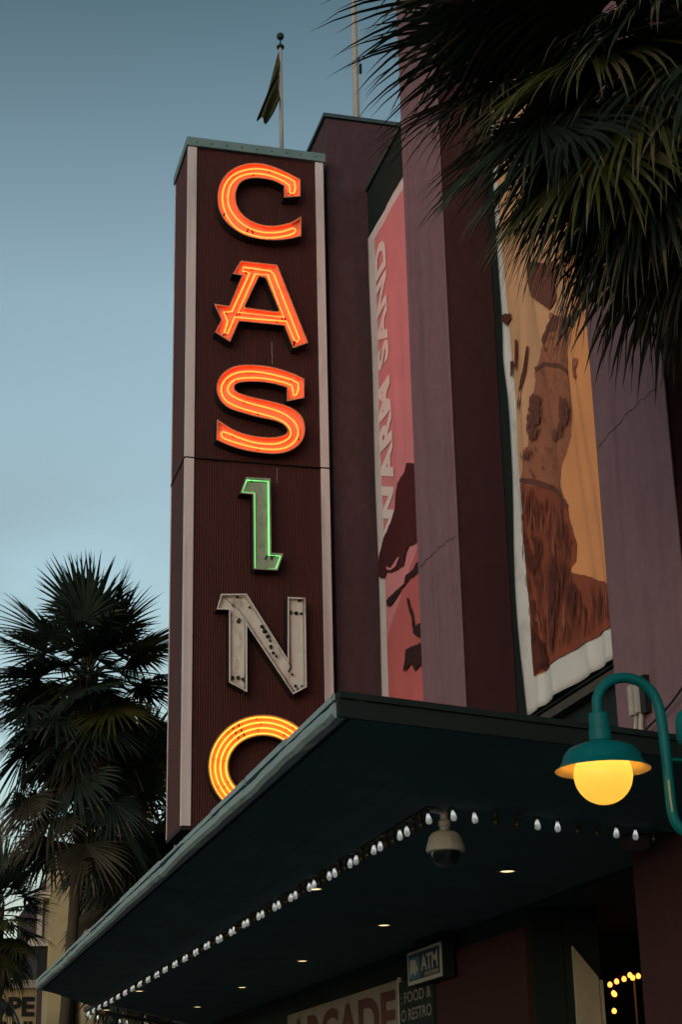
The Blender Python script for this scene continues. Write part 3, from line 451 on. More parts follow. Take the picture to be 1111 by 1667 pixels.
PAN, LIP = 22.362, 22.3
def letter(ch, tube_mat, pan_mat, r, desc):
    d = LETTERS[ch]; loops = d['o']
    fn = lambda u, v, y: (u, y, v)
    ins = [inset(loops[0], 0.012)] + [inset(l, -0.012) for l in loops[1:]]
    pan = MB().prism(ins, fn, PAN, PAN, front=True, back=False, sides=False).build('letter', pan_mat, sg)
    part_label(pan, desc)
    rim = MB(); ret = MB()
    for k, l in enumerate(loops):
        i2 = inset(l, 0.020 if k == 0 else -0.020); n = len(l)
        v = [(p[0], LIP, p[1]) for p in l] + [(p[0], LIP, p[1]) for p in i2] + [(p[0], PAN + 0.004, p[1]) for p in i2]
        f = []
        for i in range(n):
            j = (i + 1) % n; f += [(i, j, j + n, i + n), (i + n, j + n, j + 2 * n, i + 2 * n)]
        rim.add(v, f)
        v = [(p[0], LIP + 0.001, p[1]) for p in l] + [(p[0], SY + 0.012, p[1]) for p in l]
        ret.add(v, [(i, (i + 1) % n, (i + 1) % n + n, i + n) for i in range(n)])
    rim.build('rim', pan_mat, pan); ret.build('return', 'return_dark', pan)
    sup = MB(); rng = random.Random(ord(ch))
    for q in d['t']:
        MB().tube([(p[0], PAN - 0.036, p[1]) for p in q], r, 6, closed=True).build('neon_tube', tube_mat, pan, smooth=True)
        step = max(2, len(q) // 9)
        for i in range(0, len(q), step):
            a = Vector(q[i]); b = Vector(q[(i + 1) % len(q)]); c = a.lerp(b, rng.random() * 0.8)
            sup.tube([(c.x, PAN - 0.001, c.y), (c.x, PAN - 0.040, c.y)], 0.017, 5)
        # blocked-out electrode bends, painted black
        for i in (len(q) // 3, 2 * len(q) // 3):
            a = Vector(q[i]); b = Vector(q[(i + 1) % len(q)]); d_ = (b - a)
            if d_.length < 1e-4: continue
            d_.normalize()
            for s_ in (-1, 1):
                c = a + d_ * 0.03 * s_
                sup.tube([(c.x, PAN - 0.036, c.y), (c.x + 0.012 * s_, PAN - 0.012, c.y - 0.03), (c.x + 0.02 * s_, PAN - 0.002, c.y - 0.055)], 0.011, 5)
    sup.build('tube_support', 'support_black', pan)['kind'] = 'stuff'
    return pan
letter('C', 'neon_orange', 'pan_orange_glow', 0.0135, 'glowing orange neon letter C')
letter('A', 'neon_orange', 'pan_orange_glow', 0.0135, 'glowing orange neon letter A with slab foot')
letter('S', 'neon_orange', 'pan_orange_glow', 0.0135, 'glowing orange neon letter S')
letter('I', 'neon_green', 'pan_grey', 0.0135, 'green outlined neon letter I with grey face')
nl = letter('N', 'tube_glass', 'pan_weathered', 0.008, 'unlit weathered white letter N')
letter('O', 'neon_yellow', 'pan_amber_glow', 0.0125, 'glowing amber neon letter O of four rings')
mb = MB(); rng = random.Random(5)
for (x, z) in [(4.975,8.398),(5.01,8.328),(5.057,8.259),(5.096,8.202),(5.096,8.118),(5.02,8.067),(5.067,7.998),(5.137,8.026),(5.184,7.981),(5.113,7.918),(4.998,8.376),(5.102,8.095),(4.8,8.664),(4.647,8.451),(4.658,8.488),(4.554,7.644),(4.642,7.648),(4.711,7.633),(5.391,8.627),(5.47,8.619),(5.541,8.618),(5.404,7.732),(5.544,7.573),(5.45,7.569)]:
    mb.tube([(x, PAN - 0.001, z), (x + rng.uniform(-.01, .01), PAN - 0.03, z)], rng.uniform(0.014, 0.028), 6)
mb.build('burnt_socket', 'support_black', nl)['kind'] = 'stuff'

# ------------------------------------------------------------------ flags
def flagpole(name, x, y, z0, z1, r, label):
    t = thing(name, (x, y, z0), label, 'flagpole')
    MB().tube([(x, y, z0), (x, y, z1)], [r, r * 0.82], 12).build('pole', 'pole_white', t, smooth=True)
    MB().lathe([(0, 0.0), (r * 2.6, 0.0), (r * 2.6, 0.04), (r * 1.2, 0.07)], (x, y, z0), 12).build('base_collar', 'coping_metal', t)
    return t
fp = flagpole('flagpole', 5.51, 23.1, ZT + 0.156, 16.93 + H, 0.036, 'short white flagpole with black ball finial on top of blade sign')
f = MB(); z = 16.93 + H
f.lathe([(0, 0.0), (0.06, 0.0), (0.065, 0.03), (0.04, 0.06), (0.012, 0.07), (0.012, 0.16), (0.03, 0.165), (0.055, 0.19), (0.065, 0.225), (0.055, 0.26), (0.03, 0.285), (0, 0.29)], (5.51, 23.1, z), 14)
f.build('finial', 'finial_black', fp, smooth=True)
fp2 = flagpole('flagpole', 7.19, 24.5, 14.1 + H, 21.5 + H, 0.062, 'thick bare white flagpole rising behind the tower block')
MB().tube([(7.255, 24.42, 14.1 + H), (7.262, 24.44, 17.7 + H), (7.265, 24.44, 21.2 + H)], 0.006, 4).build('halyard', 'pole_white', fp2)
MB().box(7.245, 7.285, 24.40, 24.46, 17.62 + H, 17.80 + H).build('cleat', 'finial_black', fp2)
# limp flag: gathered folds hanging from the pole
v = []; fc = []; nu, nv = 26, 16
top = [(5.48, 16.86 + H), (5.50, 15.95 + H)]
for j in range(nv + 1):
    t = j / nv
    for i in range(nu + 1):
        s_ = i / nu                                    # 0 at the hoist, 1 at the fly
        # the fly end has slumped down and away from the pole
        hx, hz = 5.475, 16.84 + H - t * 0.90
        ex, ez = 5.13 + 0.16 * t, 15.42 + H + 0.02 * t + 0.10 * (1 - t)
        cx = hx + (ex - hx) * s_; cz = hz + (ez - hz) * (s_ ** 1.05)
        cx += 0.03 * math.sin(7 * t + 3.5 * s_) * (0.3 + s_)
        yy = 23.07 + 0.085 * math.sin(17 * t + 5 * s_) * min(1, s_ * 3 + 0.2)
        v.append((cx, yy, cz))
for j in range(nv):
    for i in range(nu):
        a = j * (nu + 1) + i; fc.append((a, a + 1, a + nu + 2, a + nu + 1))
flag = MB().add(v, fc).build('flag', 'flag_olive', smooth=True)
tag(flag, 'limp dark olive flag hanging from the short pole above the sign', 'flag')
md = flag.modifiers.new('thick', 'SOLIDIFY'); md.thickness = 0.006

# ------------------------------------------------------------------ banners
FOLDS = ((-0.030, 15.0, 0.10, 8.0), (-0.025, 14.75, 0.13, 8.0), (-0.024, 15.35, 0.16, 7.0), (-0.028, 16.55, -0.05, 7.5), (-0.022, 16.2, 0.22, 6.4), (-0.022, 21.3, 0.02, 10.0), (-0.020, 20.9, -0.03, 9.0), (-0.022, 20.3, 0.04, 9.5))
def ripple(y, z, seed):
    return (0.35 if y > 18 else 1.0) * RIP(y, z, seed)      # the far banner is laced tighter
def RIP(y, z, seed):
    return 0.020 * math.sin(4.2 * y + 1.5 * z + seed) + 0.012 * math.sin(8.0 * y - 1.1 * z + 2.2 * seed) + 0.006 * math.sin(2.3 * z + 3 * y) + sum(a * math.exp(-((y - y0 - k * (z - z0)) / 0.075) ** 2) for (a, y0, k, z0) in FOLDS)
def banner_sheet(y0, y1, z0, z1, seed, x, m, name, parent, off=0.0, edge=True):
    ny, nz = 70, 120; v = []; f = []
    for j in range(nz + 1):
        z = z0 + (z1 - z0) * j / nz
        for i in range(ny + 1):
            y = y0 + (y1 - y0) * i / ny
            v.append((x + ripple(y, z, seed) - off, y, z))
    for j in range(nz):
        for i in range(ny):
            a = j * (ny + 1) + i; f.append((a, a + 1, a + ny + 2, a + ny + 1))
    o = MB().add(v, f).build(name, m, parent, smooth=True)
    if off == 0:
        md = o.modifiers.new('thick', 'SOLIDIFY'); md.thickness = 0.004; md.offset = 1 if False else 0
    return o
def print_poly(poly, x, seed, off, m, name, parent, rng=None, amp=0.0, cell=0.05):
    """flat print following the cloth: cut into grid cells so that it bends with the ripples"""
    if rng: poly = rough_edge(poly, amp, 0.05, rng)
    import bmesh
    bm = bmesh.new()
    vs_ = [bm.verts.new((0, p[0], p[1])) for p in poly]
    for t in tessellate_polygon([[Vector((p[0], p[1], 0)) for p in poly]]):
        try: bm.faces.new([vs_[i] for i in t])
        except ValueError: pass
    ys = [p[0] for p in poly]; zs = [p[1] for p in poly]
    k = min(ys) + cell
    while k < max(ys):
        bmesh.ops.bisect_plane(bm, geom=bm.verts[:] + bm.edges[:] + bm.faces[:], plane_co=(0, k, 0), plane_no=(0, 1, 0)); k += cell
    k = min(zs) + 4 * cell
    while k < max(zs):
        bmesh.ops.bisect_plane(bm, geom=bm.verts[:] + bm.edges[:] + bm.faces[:], plane_co=(0, 0, k), plane_no=(0, 0, 1)); k += 4 * cell
    for q in bm.verts: q.co.x = x + ripple(q.co.y, q.co.z, seed) - off
    me = bpy.data.meshes.new(name); bm.to_mesh(me); bm.free(); me.materials.append(MATS[m])
    me.polygons.foreach_set('use_smooth', [True] * len(me.polygons))
    o = bpy.data.objects.new(name, me); COL.objects.link(o); o.parent = parent; o.matrix_parent_inverse = Matrix.Translation(-Vector(parent.location))
    return o
BX = 6.72
rng = random.Random(11)
b1 = thing('banner', (BX, 20.7, 5.0), 'pink hanging banner reading WARM SAND beside the tower block', 'banner')
banner_sheet(18.95, 22.45, 4.6, 13.17 + H, 1.3, BX, 'canvas_pale', 'cloth', b1)
print_poly([(18.98, 4.9), (22.10, 4.9), (22.10, 12.98 + H), (18.98, 12.98 + H)], BX, 1.3, 0.008, 'print_pink', 'print_field', b1)
print_poly([(18.98, 4.9), (22.08, 4.9), (22.08, 6.62 + H), (20.9, 7.32 + H), (18.98, 8.3 + H)], BX, 1.3, 0.013, 'print_rose', 'print_field', b1)
tv, tf = text_mesh('WARM SAND', 0.045, 1.06)
import bmesh
bm = bmesh.new()
vv = [bm.verts.new((0, 21.50 + 0.60 * q, 8.06 + H + 4.68 * p)) for p, q in tv]
for q in tf:
    try: bm.faces.new([vv[i] for i in q])
    except ValueError: pass
for k in range(1, 18):
    bmesh.ops.bisect_plane(bm, geom=bm.verts[:] + bm.edges[:] + bm.faces[:], plane_co=(0, 21.5 + 0.035 * k, 0), plane_no=(0, 1, 0))
for k in range(1, 30):
    bmesh.ops.bisect_plane(bm, geom=bm.verts[:] + bm.edges[:] + bm.faces[:], plane_co=(0, 0, 8.06 + H + 0.16 * k), plane_no=(0, 0, 1))
for q in bm.verts: q.co.x = BX + ripple(q.co.y, q.co.z, 1.3) - 0.020
me = bpy.data.meshes.new('lettering'); bm.to_mesh(me); bm.free(); me.materials.append(MATS['print_pale'])
o = bpy.data.objects.new('lettering', me); COL.objects.link(o); o.parent = b1; o.matrix_parent_inverse = Matrix.Translation(-Vector(b1.location))
for i, (k, m_) in enumerate((('robe', 'print_wine'), ('band', 'print_black'), ('arm', 'print_black'), ('bag', 'print_black'), ('cuff', 'print_pink'))):
    nm = {'robe': 'printed_figure', 'band': 'printed_strap', 'arm': 'printed_arm', 'bag': 'printed_bag', 'flower': 'printed_flower', 'cuff': 'printed_cuff'}[k]
    print_poly([(max(p[0], 18.98), p[1]) for p in BAN_WOMAN[k]], BX, 1.3, 0.027 + 0.004 * i, m_, nm, b1, rng, 0.012 if i < 4 else 0.004)
for z_ in (13.1 + H, 4.62): box('batten', 'dark_wall', BX + 0.045, FX - 0.003, 18.96, 22.4, z_, z_ + 0.06, b1)

b2 = thing('banner', (BX, 15.3, 5.9), 'orange hanging banner printed with a brown statue, between two mauve piers', 'banner')
banner_sheet(13.52, 17.03, 4.33 + H, 13.17 + H, 4.1, BX, 'canvas_white', 'cloth', b2)
print_poly([(13.54, 4.66 + H), (16.70, 4.68 + H), (16.72, 6.7 + H), (16.82, 8.3 + H), (16.84, 12.98 + H), (13.54, 12.98 + H)], BX, 4.1, 0.007, 'print_tan', 'print_field', b2)
lay = [('orange', 'print_orange', 0.006), ('statue', 'print_clay', 0.02), ('plinth', 'print_brick', 0.006), ('ring_top', 'print_umber', 0.004), ('ring_low', 'print_umber', 0.004),
       ('blot_d', 'print_umber', 0.03), ('blot_e', 'print_umber', 0.03), ('blot_f', 'print_clay', 0.03),
       ('head', 'print_umber', 0.02), ('fold_e', 'print_deep', 0.02),
       ('glyph_a', 'print_deep', 0.008), ('glyph_b', 'print_deep', 0.008), ('glyph_c', 'print_deep', 0.006), ('glyph_d', 'print_deep', 0.006)]
for i, (k, m_, a) in enumerate(lay):
    nm = 'printed_' + ({'orange': 'sky', 'statue': 'statue', 'plinth': 'plinth'}.get(k, k.split('_')[0]))
    nm = {'printed_blot': 'printed_texture', 'printed_ring': 'printed_ring', 'printed_fold': 'printed_drapery', 'printed_glyph': 'printed_mark'}.get(nm, nm)
    print_poly([(max(p[0], 13.54), p[1] if k != 'orange' or p[1] < 10.2 else 12.9 + H) for p in BAN_STATUE[k]], BX, 4.1, 0.0105 + (0.0035 * min(i, 3) + (0.0012 * (i - 3) if i > 3 else 0)), m_, nm, b2, rng, a)
# mottled print: small ragged strokes that make up the darker patches of the figure
def in_poly(p, poly):
    c = False
    for i in range(len(poly)):
        a, b = poly[i], poly[i - 1]
        if (a[1] > p[1]) != (b[1] > p[1]) and p[0] < (b[0] - a[0]) * (p[1] - a[1]) / (b[1] - a[1]) + a[0]: c = not c
    return c
mb = MB(); rng = random.Random(21)
def strokes(poly, n_, wd, ln, slope, keep=1.0, mi=0):
    ys = [p[0] for p in poly]; zs = [p[1] for p in poly]
    for k in range(n_):
        y = rng.uniform(min(ys), max(ys)); z = rng.uniform(min(zs), max(zs))
        if not in_poly((y, z), poly) or y < 13.6 or rng.random() > keep: continue
        l_ = ln * rng.uniform(0.3, 1.3); w_ = wd * rng.uniform(0.4, 1.2); pts = []; m_ = 5
        sl = slope + rng.uniform(-0.15, 0.15)
        if not (in_poly((y + sl * l_ / 2, z + l_ / 2), poly) and in_poly((y - sl * l_ / 2, z - l_ / 2), poly)): continue
        L_ = []; R_ = []
        for q in range(m_):
            t = q / (m_ - 1) - 0.5; zz = z + l_ * t; yy = y + sl * l_ * t; ww = w_ * (1 - abs(2 * t) ** 2) * rng.uniform(0.5, 1.2) + 0.002
            L_.append((BX + ripple(yy - ww, zz, 4.1) - 0.044, yy - ww, zz)); R_.append((BX + ripple(yy + ww, zz, 4.1) - 0.044, yy + ww, zz))
        b_ = L_ + R_; mb.add(b_, [(q, q + 1, m_ + q + 1, m_ + q) for q in range(m_ - 1)], mi)
for k in ('blot_a', 'blot_b'): strokes(BAN_STATUE[k], 340, 0.016, 0.09, 0.0)
strokes(BAN_STATUE['blot_c'], 90, 0.014, 0.06, 0.0)
strokes(BAN_STATUE['statue'], 260, 0.014, 0.07, 0.0, 0.5)
strokes(BAN_STATUE['fold_a'], 260, 0.018, 0.07, 0.4, mi=1)
for k in ('fold_b', 'fold_c', 'fold_d', 'fold_e'): strokes(BAN_STATUE[k], 300, 0.014, 0.26, -0.10, mi=1)
strokes(BAN_STATUE['plinth'], 600, 0.013, 0.26, -0.12, 0.7, mi=1)
strokes(BAN_STATUE['plinth'], 160, 0.012, 0.20, -0.10, 0.6, mi=2)
fl = mb.build('printed_fleck', ['print_umber', 'print_deep', 'print_clay'], b2); fl['kind'] = 'stuff'
for z_ in (13.1 + H, 4.30 + H): box('batten', 'dark_wall', BX + 0.045, FX - 0.003, 13.53, 17.0, z_, z_ + 0.06, b2)
MB().box(BX - 0.05, FX - 0.003, 13.53, 16.9, 4.12 + H, 4.21 + H).build('lower_rail', 'rail_brown', b2)

# ------------------------------------------------------------------ canopy
cp = thing('entrance_canopy', (4.7, 18, 3.9), 'dark flat entrance canopy with grey gutter edge in front of the building', 'canopy')
ZC = 2.55 + H
def fy(x): return 9.67 + (x - 2.66) * 0.287          # front edge
def by(x): return 27.8 + (x - 2.60) * 2.05           # far edge
plan = [(2.66, fy(2.66)), (FX - 0.005, fy(FX)), (FX - 0.005, by(FX)), (2.62, by(2.62))]
fnz = lambda u, v, z: (u, v, z)
MB().prism([plan], fnz, ZC - 0.13, ZC - 0.02).build('deck', 'soffit_black', cp)
ext = [(FX - 0.005 + 0.002, fy(FX)), (8.2, fy(8.2)), (8.2, 12.0), (FX - 0.003, 12.0)]
MB().prism([ext], fnz, ZC - 0.132, ZC - 0.018).build('deck', 'soffit_black', cp)
# soffit boards running along the canopy outside the bulb strip, and the dropped inner ceiling
def ry(x): return 11.80 + (x - 3.905) * 0.345
nb = 5; k0 = 2.72
outer = [(2.72, fy(2.72) + 0.05), (FX - 0.01, fy(FX) + 0.05), (FX - 0.01, by(FX) - 0.2), (2.72, by(2.72) - 0.1)]
def band(a, b, off_a, off_b):
    pass
for k in range(5):
    t0, t1 = k / 5, (k + 1) / 5
    xa, xb = 2.70 + (3.84 - 2.70) * t0, 2.70 + (3.84 - 2.70) * t1
    ya0, ya1 = fy(xa) + (ry(xa) - fy(xa)) * t0, fy(xb) + (ry(xb) - fy(xb)) * t1
    za, zb = ZC - 0.15 - 0.10 * t0, ZC - 0.15 - 0.10 * t1
    g_ = 0.0012
    # street side board
    v = [(xa + g_, ya0 + g_, za), (xb - g_, ya1, zb), (xb - g_, by(xb) - 0.05, zb), (xa + g_, by(xa) - 0.05, za)]
    v += [(p[0], p[1], p[2] + 0.02) for p in v]
    MB().add(v, [(0, 1, 2, 3), (7, 6, 5, 4), (0, 4, 5, 1), (1, 5, 6, 2), (2, 6, 7, 3), (3, 7, 4, 0)]).build('soffit_board', 'soffit_black', cp)
    # front board
    v = [(xa + g_, ya0 + 2 * g_, za), (xb, ya1 - g_, zb), (6.78, ya1 - g_ + (6.78 - xb) * 0.345, zb), (6.78, ya0 + 2 * g_ + (6.78 - xa) * (0.287 + 0.058 * t0), za)]
    v += [(p[0], p[1], p[2] + 0.02) for p in v]
    MB().add(v, [(3, 2, 1, 0), (4, 5, 6, 7), (0, 1, 5, 4), (1, 2, 6, 5), (2, 3, 7, 6), (3, 0, 4, 7)]).build('soffit_board', 'soffit_black', cp)
inner = [(3.97, ry(3.97) + 0.03), (FX - 0.008, ry(FX) + 0.03), (FX - 0.008, by(FX) - 0.3), (3.97, by(3.97) - 0.1)]
MB().prism([inner], fnz, 2.385 + H, 2.415 + H).build('inner_ceiling', 'soffit_black', cp)
# gutter on the street edge: upper flashing, shadow gap, lower gutter
yy0, yy1 = fy(2.62) - 0.01, by(2.62)
gp = [(2.60, ZC - 0.155), (2.575, ZC - 0.13), (2.57, ZC - 0.085), (2.59, ZC - 0.062), (2.655, ZC - 0.062), (2.655, ZC - 0.155)]
rng = random.Random(31); gv = []; gf = []; ng = 90; m_ = len(gp)
for k in range(ng + 1):
    y = yy0 + (yy1 - yy0) * k / ng; dx = 0.004 * math.sin(k * 0.7) + rng.uniform(-0.004, 0.004); dz = 0.004 * math.sin(k * 0.31 + 1) + rng.uniform(-0.004, 0.004)
    if rng.random() < 0.12: dx += rng.uniform(0.004, 0.016); dz += rng.uniform(-0.008, 0.008)
    gv += [(u + (dx if i_ < 4 else 0), y, v + (dz if i_ < 4 else 0)) for i_, (u, v) in enumerate(gp)]
for k in range(ng):
    for i_ in range(m_): j_ = (i_ + 1) % m_; gf.append((k * m_ + i_, k * m_ + j_, (k + 1) * m_ + j_, (k + 1) * m_ + i_))
gf += [tuple(range(m_)), tuple(ng * m_ + q for q in reversed(range(m_)))]
MB().add(gv, gf).build('gutter', 'gutter_metal', cp)
n_s = 14
for k in range(n_s):
    a = yy0 + (yy1 - yy0) * k / n_s; b = yy0 + (yy1 - yy0) * (k + 1) / n_s
    o = box('flashing', 'gutter_metal', 2.588 + 0.004 * (k % 2), 2.78, a + 0.006, b - 0.006, ZC - 0.044 + 0.005 * ((k * 5) % 3), ZC + 0.006 * ((k * 3) % 4) - 0.008, cp)
# front fascia and its flashing
fd = Vector((1, 0.287, 0)).normalized(); fnrm = Vector((fd.y, -fd.x, 0))
A0 = Vector((2.60, fy(2.60) - 0.012, 0)); ln = 5.6
def strip(name, m, o0, o1, z0, z1):
    pts = [A0 + fnrm * o1, A0 + fd * ln + fnrm * o1, A0 + fd * ln + fnrm * o0, A0 + fnrm * o0]
    return MB().prism([[(p.x, p.y) for p in pts]], fnz, z0, z1).build(name, m, cp)
strip('front_fascia', 'fascia_dark', 0.0, 0.03, ZC - 0.155, ZC - 0.045); strip('front_flashing', 'fascia_dark', -0.05, 0.05, ZC - 0.042, ZC - 0.003)
ed = Vector((1, 2.05, 0)).normalized(); en = Vector((-ed.y, ed.x, 0)); E0 = Vector((2.60, by(2.60) + 0.004, 0))
pts = [E0, E0 + ed * 9.3, E0 + ed * 9.3 + en * 0.03, E0 + en * 0.03]
MB().prism([[(p.x, p.y) for p in pts]], fnz, ZC - 0.155, ZC - 0.003).build('end_fascia', 'gutter_metal', cp)
# leaf litter and bent flashing tabs lying on the edge
rng = random.Random(8)
for k in range(26):
    y = rng.choice((rng.uniform(15.5, 17.6), rng.uniform(18.2, 20.5), rng.uniform(12.5, 14))); l_ = rng.uniform(0.10, 0.34); h_ = rng.uniform(0.03, 0.10)
    x = rng.uniform(2.62, 2.72)
    MB().add([(x, y, ZC), (x + 0.01, y + l_, ZC), (x + 0.03, y + l_ * 0.8, ZC + h_), (x + 0.02, y + l_ * 0.3, ZC + h_ * 0.7), (x + 0.06, y + l_ * 0.5, ZC)], [(0, 1, 2, 3), (1, 4, 2), (4, 0, 3), (4, 3, 2)]).build('bent_tab', 'trim_paint' if k % 3 else 'gutter_metal', cp)

# ------------------------------------------------------------------ bulb strips
def bulb_mesh(mi_mats, name):
    mb = MB()
    mb.lathe([(0.0, -0.094), (0.012, -0.092), (0.022, -0.084), (0.027, -0.070), (0.0265, -0.056), (0.022, -0.038), (0.0165, -0.020), (0.0135, -0.008), (0.0135, 0.004)], seg=12)
    return mb
def bulb_strip(name, label, pts, step, first_on, far_dim=False):
    t = thing(name, pts[0], label, 'light strip')
    a = Vector(pts[0]); b = Vector(pts[1]); d = (b - a); ln = d.length; d.normalize(); s_ = Vector((-d.y, d.x, 0))
    rl = MB(); q = [a + s_ * 0.03, b + s_ * 0.03, b - s_ * 0.03, a - s_ * 0.03]
    rl.prism([[(p.x, p.y) for p in q]], fnz, a.z, a.z + 0.065); rl.build('rail', 'rail_brown', t)
    lm = bulb_mesh(0, 'b'); first = {}
    n_ = int(ln / step)
    for k in range(n_):
        on = ((k + first_on) % 4) < 2
        p = a + d * (0.10 + k * step)
        key = on
        if key not in first:
            o = lm.build('bulb', 'bulb_lit' if on else 'bulb_dead', t, smooth=True); o.matrix_parent_inverse = Matrix()
            if on: fm = MB().lathe([(0.0, -0.044), (0.006, -0.040), (0.008, -0.033), (0.006, -0.026), (0.0, -0.022)], (0, 0, 0), 8).build('filament', 'filament', o); fm.matrix_parent_inverse = Matrix()
            else: fm = None
            s = MB().lathe([(0.0, 0.0), (0.019, 0.0), (0.019, 0.028), (0.0, 0.028)], (0, 0, 0), 8).build('socket', 'socket_black', o); s.matrix_parent_inverse = Matrix()
            first[key] = (o, s, fm)
        else:
            o0, s0, f0 = first[key]; o = o0.copy(); COL.objects.link(o); o.parent = t; s = s0.copy(); COL.objects.link(s); s.parent = o
            if f0: f_ = f0.copy(); COL.objects.link(f_); f_.parent = o
        o.location = p - a + Vector((0, 0, -0.028)); o.scale = (0.88, 0.88, 0.84); o.rotation_euler = (R(((k * 37) % 11 - 5) * 0.9), R(((k * 53) % 13 - 6) * 0.9), 0)
        s.location = (0, 0, 0.001)
RZ = 2.305 + H
bulb_strip('bulb_strip', 'long row of small round-ended bulbs under the street side of the canopy', [(3.905, 11.86, RZ), (3.75, 31.2, RZ)], 0.175, 1)
bulb_strip('bulb_strip', 'short row of small bulbs under the front of the canopy beside the dome camera', [(3.95, 11.775, RZ), (6.17, 12.54, RZ)], 0.2005, 0)
bulb_strip('bulb_strip', 'row of tiny bulbs at the far end of the canopy', [(3.80, 31.25, RZ), (6.3, 35.6, RZ)], 0.35, 0)

# ------------------------------------------------------------------ recessed downlights
def downlight(x, y, label):
    z = 2.384 + H
    t = thing('downlight', (x, y, z), label, 'downlight', 'recessed downlights in the canopy ceiling')
    MB().lathe([(0.075, 0.0), (0.098, 0.0), (0.100, -0.006), (0.074, -0.012), (0.072, -0.002)], (x, y, z), 20).build('trim_ring', 'downlight_trim', t, smooth=True)
    MB().lathe([(0.0, -0.010), (0.05, -0.009), (0.0725, -0.003)], (x, y, z), 20).build('lens', 'downlight_glow', t, smooth=True)
ords = ['nearest', 'second', 'third', 'fourth', 'fifth']
for k, y in enumerate((15.2, 19.3, 23.26, 27.24, 31.1)):
    downlight(5.72, y, '%s warm downlight of the inner row by the shop wall, counting from the dome camera' % ords[k])
for k, y in enumerate((16.54, 27.92, 31.77)):
    downlight(4.2, y, '%s warm downlight of the outer row beside the bulb strip, counting from the dome camera' % ords[k])

# ------------------------------------------------------------------ dome camera
cx, cy = 4.05, 12.02
t = thing('dome_camera', (cx, cy, 1.905 + H), 'white dome security camera hanging under the canopy corner', 'camera')
MB().lathe([(0.0, 2.40), (0.030, 2.40), (0.030, 2.25), (0.045, 2.235), (0.045, 2.20), (0.034, 2.19), (0.034, 2.165), (0.0, 2.165)], (cx, cy, H), 16).build('stem', 'cctv_white', t, smooth=False)
MB().lathe([(0.0, 2.168), (0.06, 2.165), (0.095, 2.15), (0.118, 2.125), (0.128, 2.09), (0.142, 2.045), (0.144, 2.022), (0.137, 2.012), (0.115, 2.010), (0.0, 2.012)], (cx, cy, H), 32).build('housing', 'cctv_white', t, smooth=True)
MB().lathe([(0.1085, 2.012), (0.106, 1.985), (0.095, 1.95), (0.072, 1.92), (0.040, 1.903), (0.0, 1.897)], (cx, cy, H), 28).build('dome', 'cctv_dome', t, smooth=True)
MB().box(cx - 0.003, cx + 0.006, cy - 0.146, cy - 0.136, 2.03 + H, 2.11 + H).build('seam_clip', 'conduit_white', t)
# its bracket arm back to the strip
MB().tube([(cx, cy, 2.30 + H), (cx - 0.10, cy + 0.03, 2.33 + H), (cx - 0.13, cy + 0.1, 2.38 + H)], 0.022, 8).build('bracket', 'cctv_white', t, smooth=True)

# ------------------------------------------------------------------ gooseneck lamp
lx, ly = 3.915, 8.8
lamp = thing('gooseneck_lamp', (4.62, 8.86, 0.14), 'teal gooseneck street lamp with glowing yellow globe in front of the canopy', 'lamp')
MB().lathe([(0.10, 0.0), (0.10, 0.25), (0.075, 0.30), (0.06, 0.5), (0.055, 4.4), (0.07, 4.42), (0.07, 4.5), (0.0, 4.56)], (4.62, 8.86, 0.14), 20).build('post', 'lamp_teal', lamp, smooth=True)
neck = []
for k in range(19):
    a = math.pi * (1 - k / 18 * 0.93)
    neck.append((4.098 + 0.190 * math.cos(a), ly, 2.315 + H + 0.175 * math.sin(a)))
neck = [(3.912, ly, 2.14 + H), (3.909, ly, 2.25 + H)] + neck[1:]
neck += [(4.296, ly, 2.30 + H), (4.307, ly, 2.15 + H), (4.311, ly, 1.95 + H), (4.314, ly, 1.78 + H), (4.320, ly, 1.71 + H), (4.340, ly, 1.655 + H), (4.378, ly, 1.618 + H), (4.44, ly + 0.02, 1.605 + H), (4.57, 8.85, 1.60 + H)]
# smooth the neck
def cr(P, n=4):
    P = [Vector(p) for p in P]; out = []
    for i in range(len(P) - 1):
        p0 = P[max(i - 1, 0)]; p1 = P[i]; p2 = P[i + 1]; p3 = P[min(i + 2, len(P) - 1)]
        for k in range(n):
            t = k / n; out.append(0.5 * ((2 * p1) + (p2 - p0) * t + (2 * p0 - 5 * p1 + 4 * p2 - p3) * t * t + (3 * p1 - p0 - 3 * p2 + p3) * t ** 3))
    return out + [P[-1]]
nk = MB().tube(cr(neck, 3), 0.030, 14).build('neck', 'lamp_teal', lamp, smooth=True)
MB().tube([(4.299, ly - 0.0275, 1.90 + H), (4.300, ly - 0.0278, 1.80 + H), (4.306, ly - 0.0275, 1.72 + H)], 0.006, 5).build('tape_strip', 'lamp_tape', nk)
MB().lathe([(0.0, 2.275), (0.056, 2.272), (0.059, 2.262), (0.059, 2.185), (0.064, 2.182), (0.064, 2.115), (0.058, 2.11)], (lx, ly, H), 24).build('socket_cup', 'lamp_teal', lamp, smooth=False)
MB().lathe([(0.056, 2.13), (0.062, 2.105), (0.085, 2.098), (0.135, 2.090), (0.185, 2.070), (0.215, 2.035), (0.228, 1.992), (0.243, 1.970), (0.268, 1.952), (0.270, 1.949)], (lx, ly, H), 40).build('shade', 'lamp_teal', lamp, smooth=True)
MB().lathe([(0.050, 2.09), (0.10, 2.082), (0.165, 2.066), (0.208, 2.030), (0.222, 1.988), (0.240, 1.964), (0.269, 1.9475)], (lx, ly, H), 40).build('reflector', 'lamp_enamel', lamp, smooth=True)
gl = [(0.165 * math.cos(a), 1.918 + 0.163 * math.sin(a)) for a in [R(-90 + 165 * k / 24) for k in range(25)]]
MB().lathe(gl, (lx, ly, H), 40).build('globe', 'globe_opal', lamp, smooth=True)
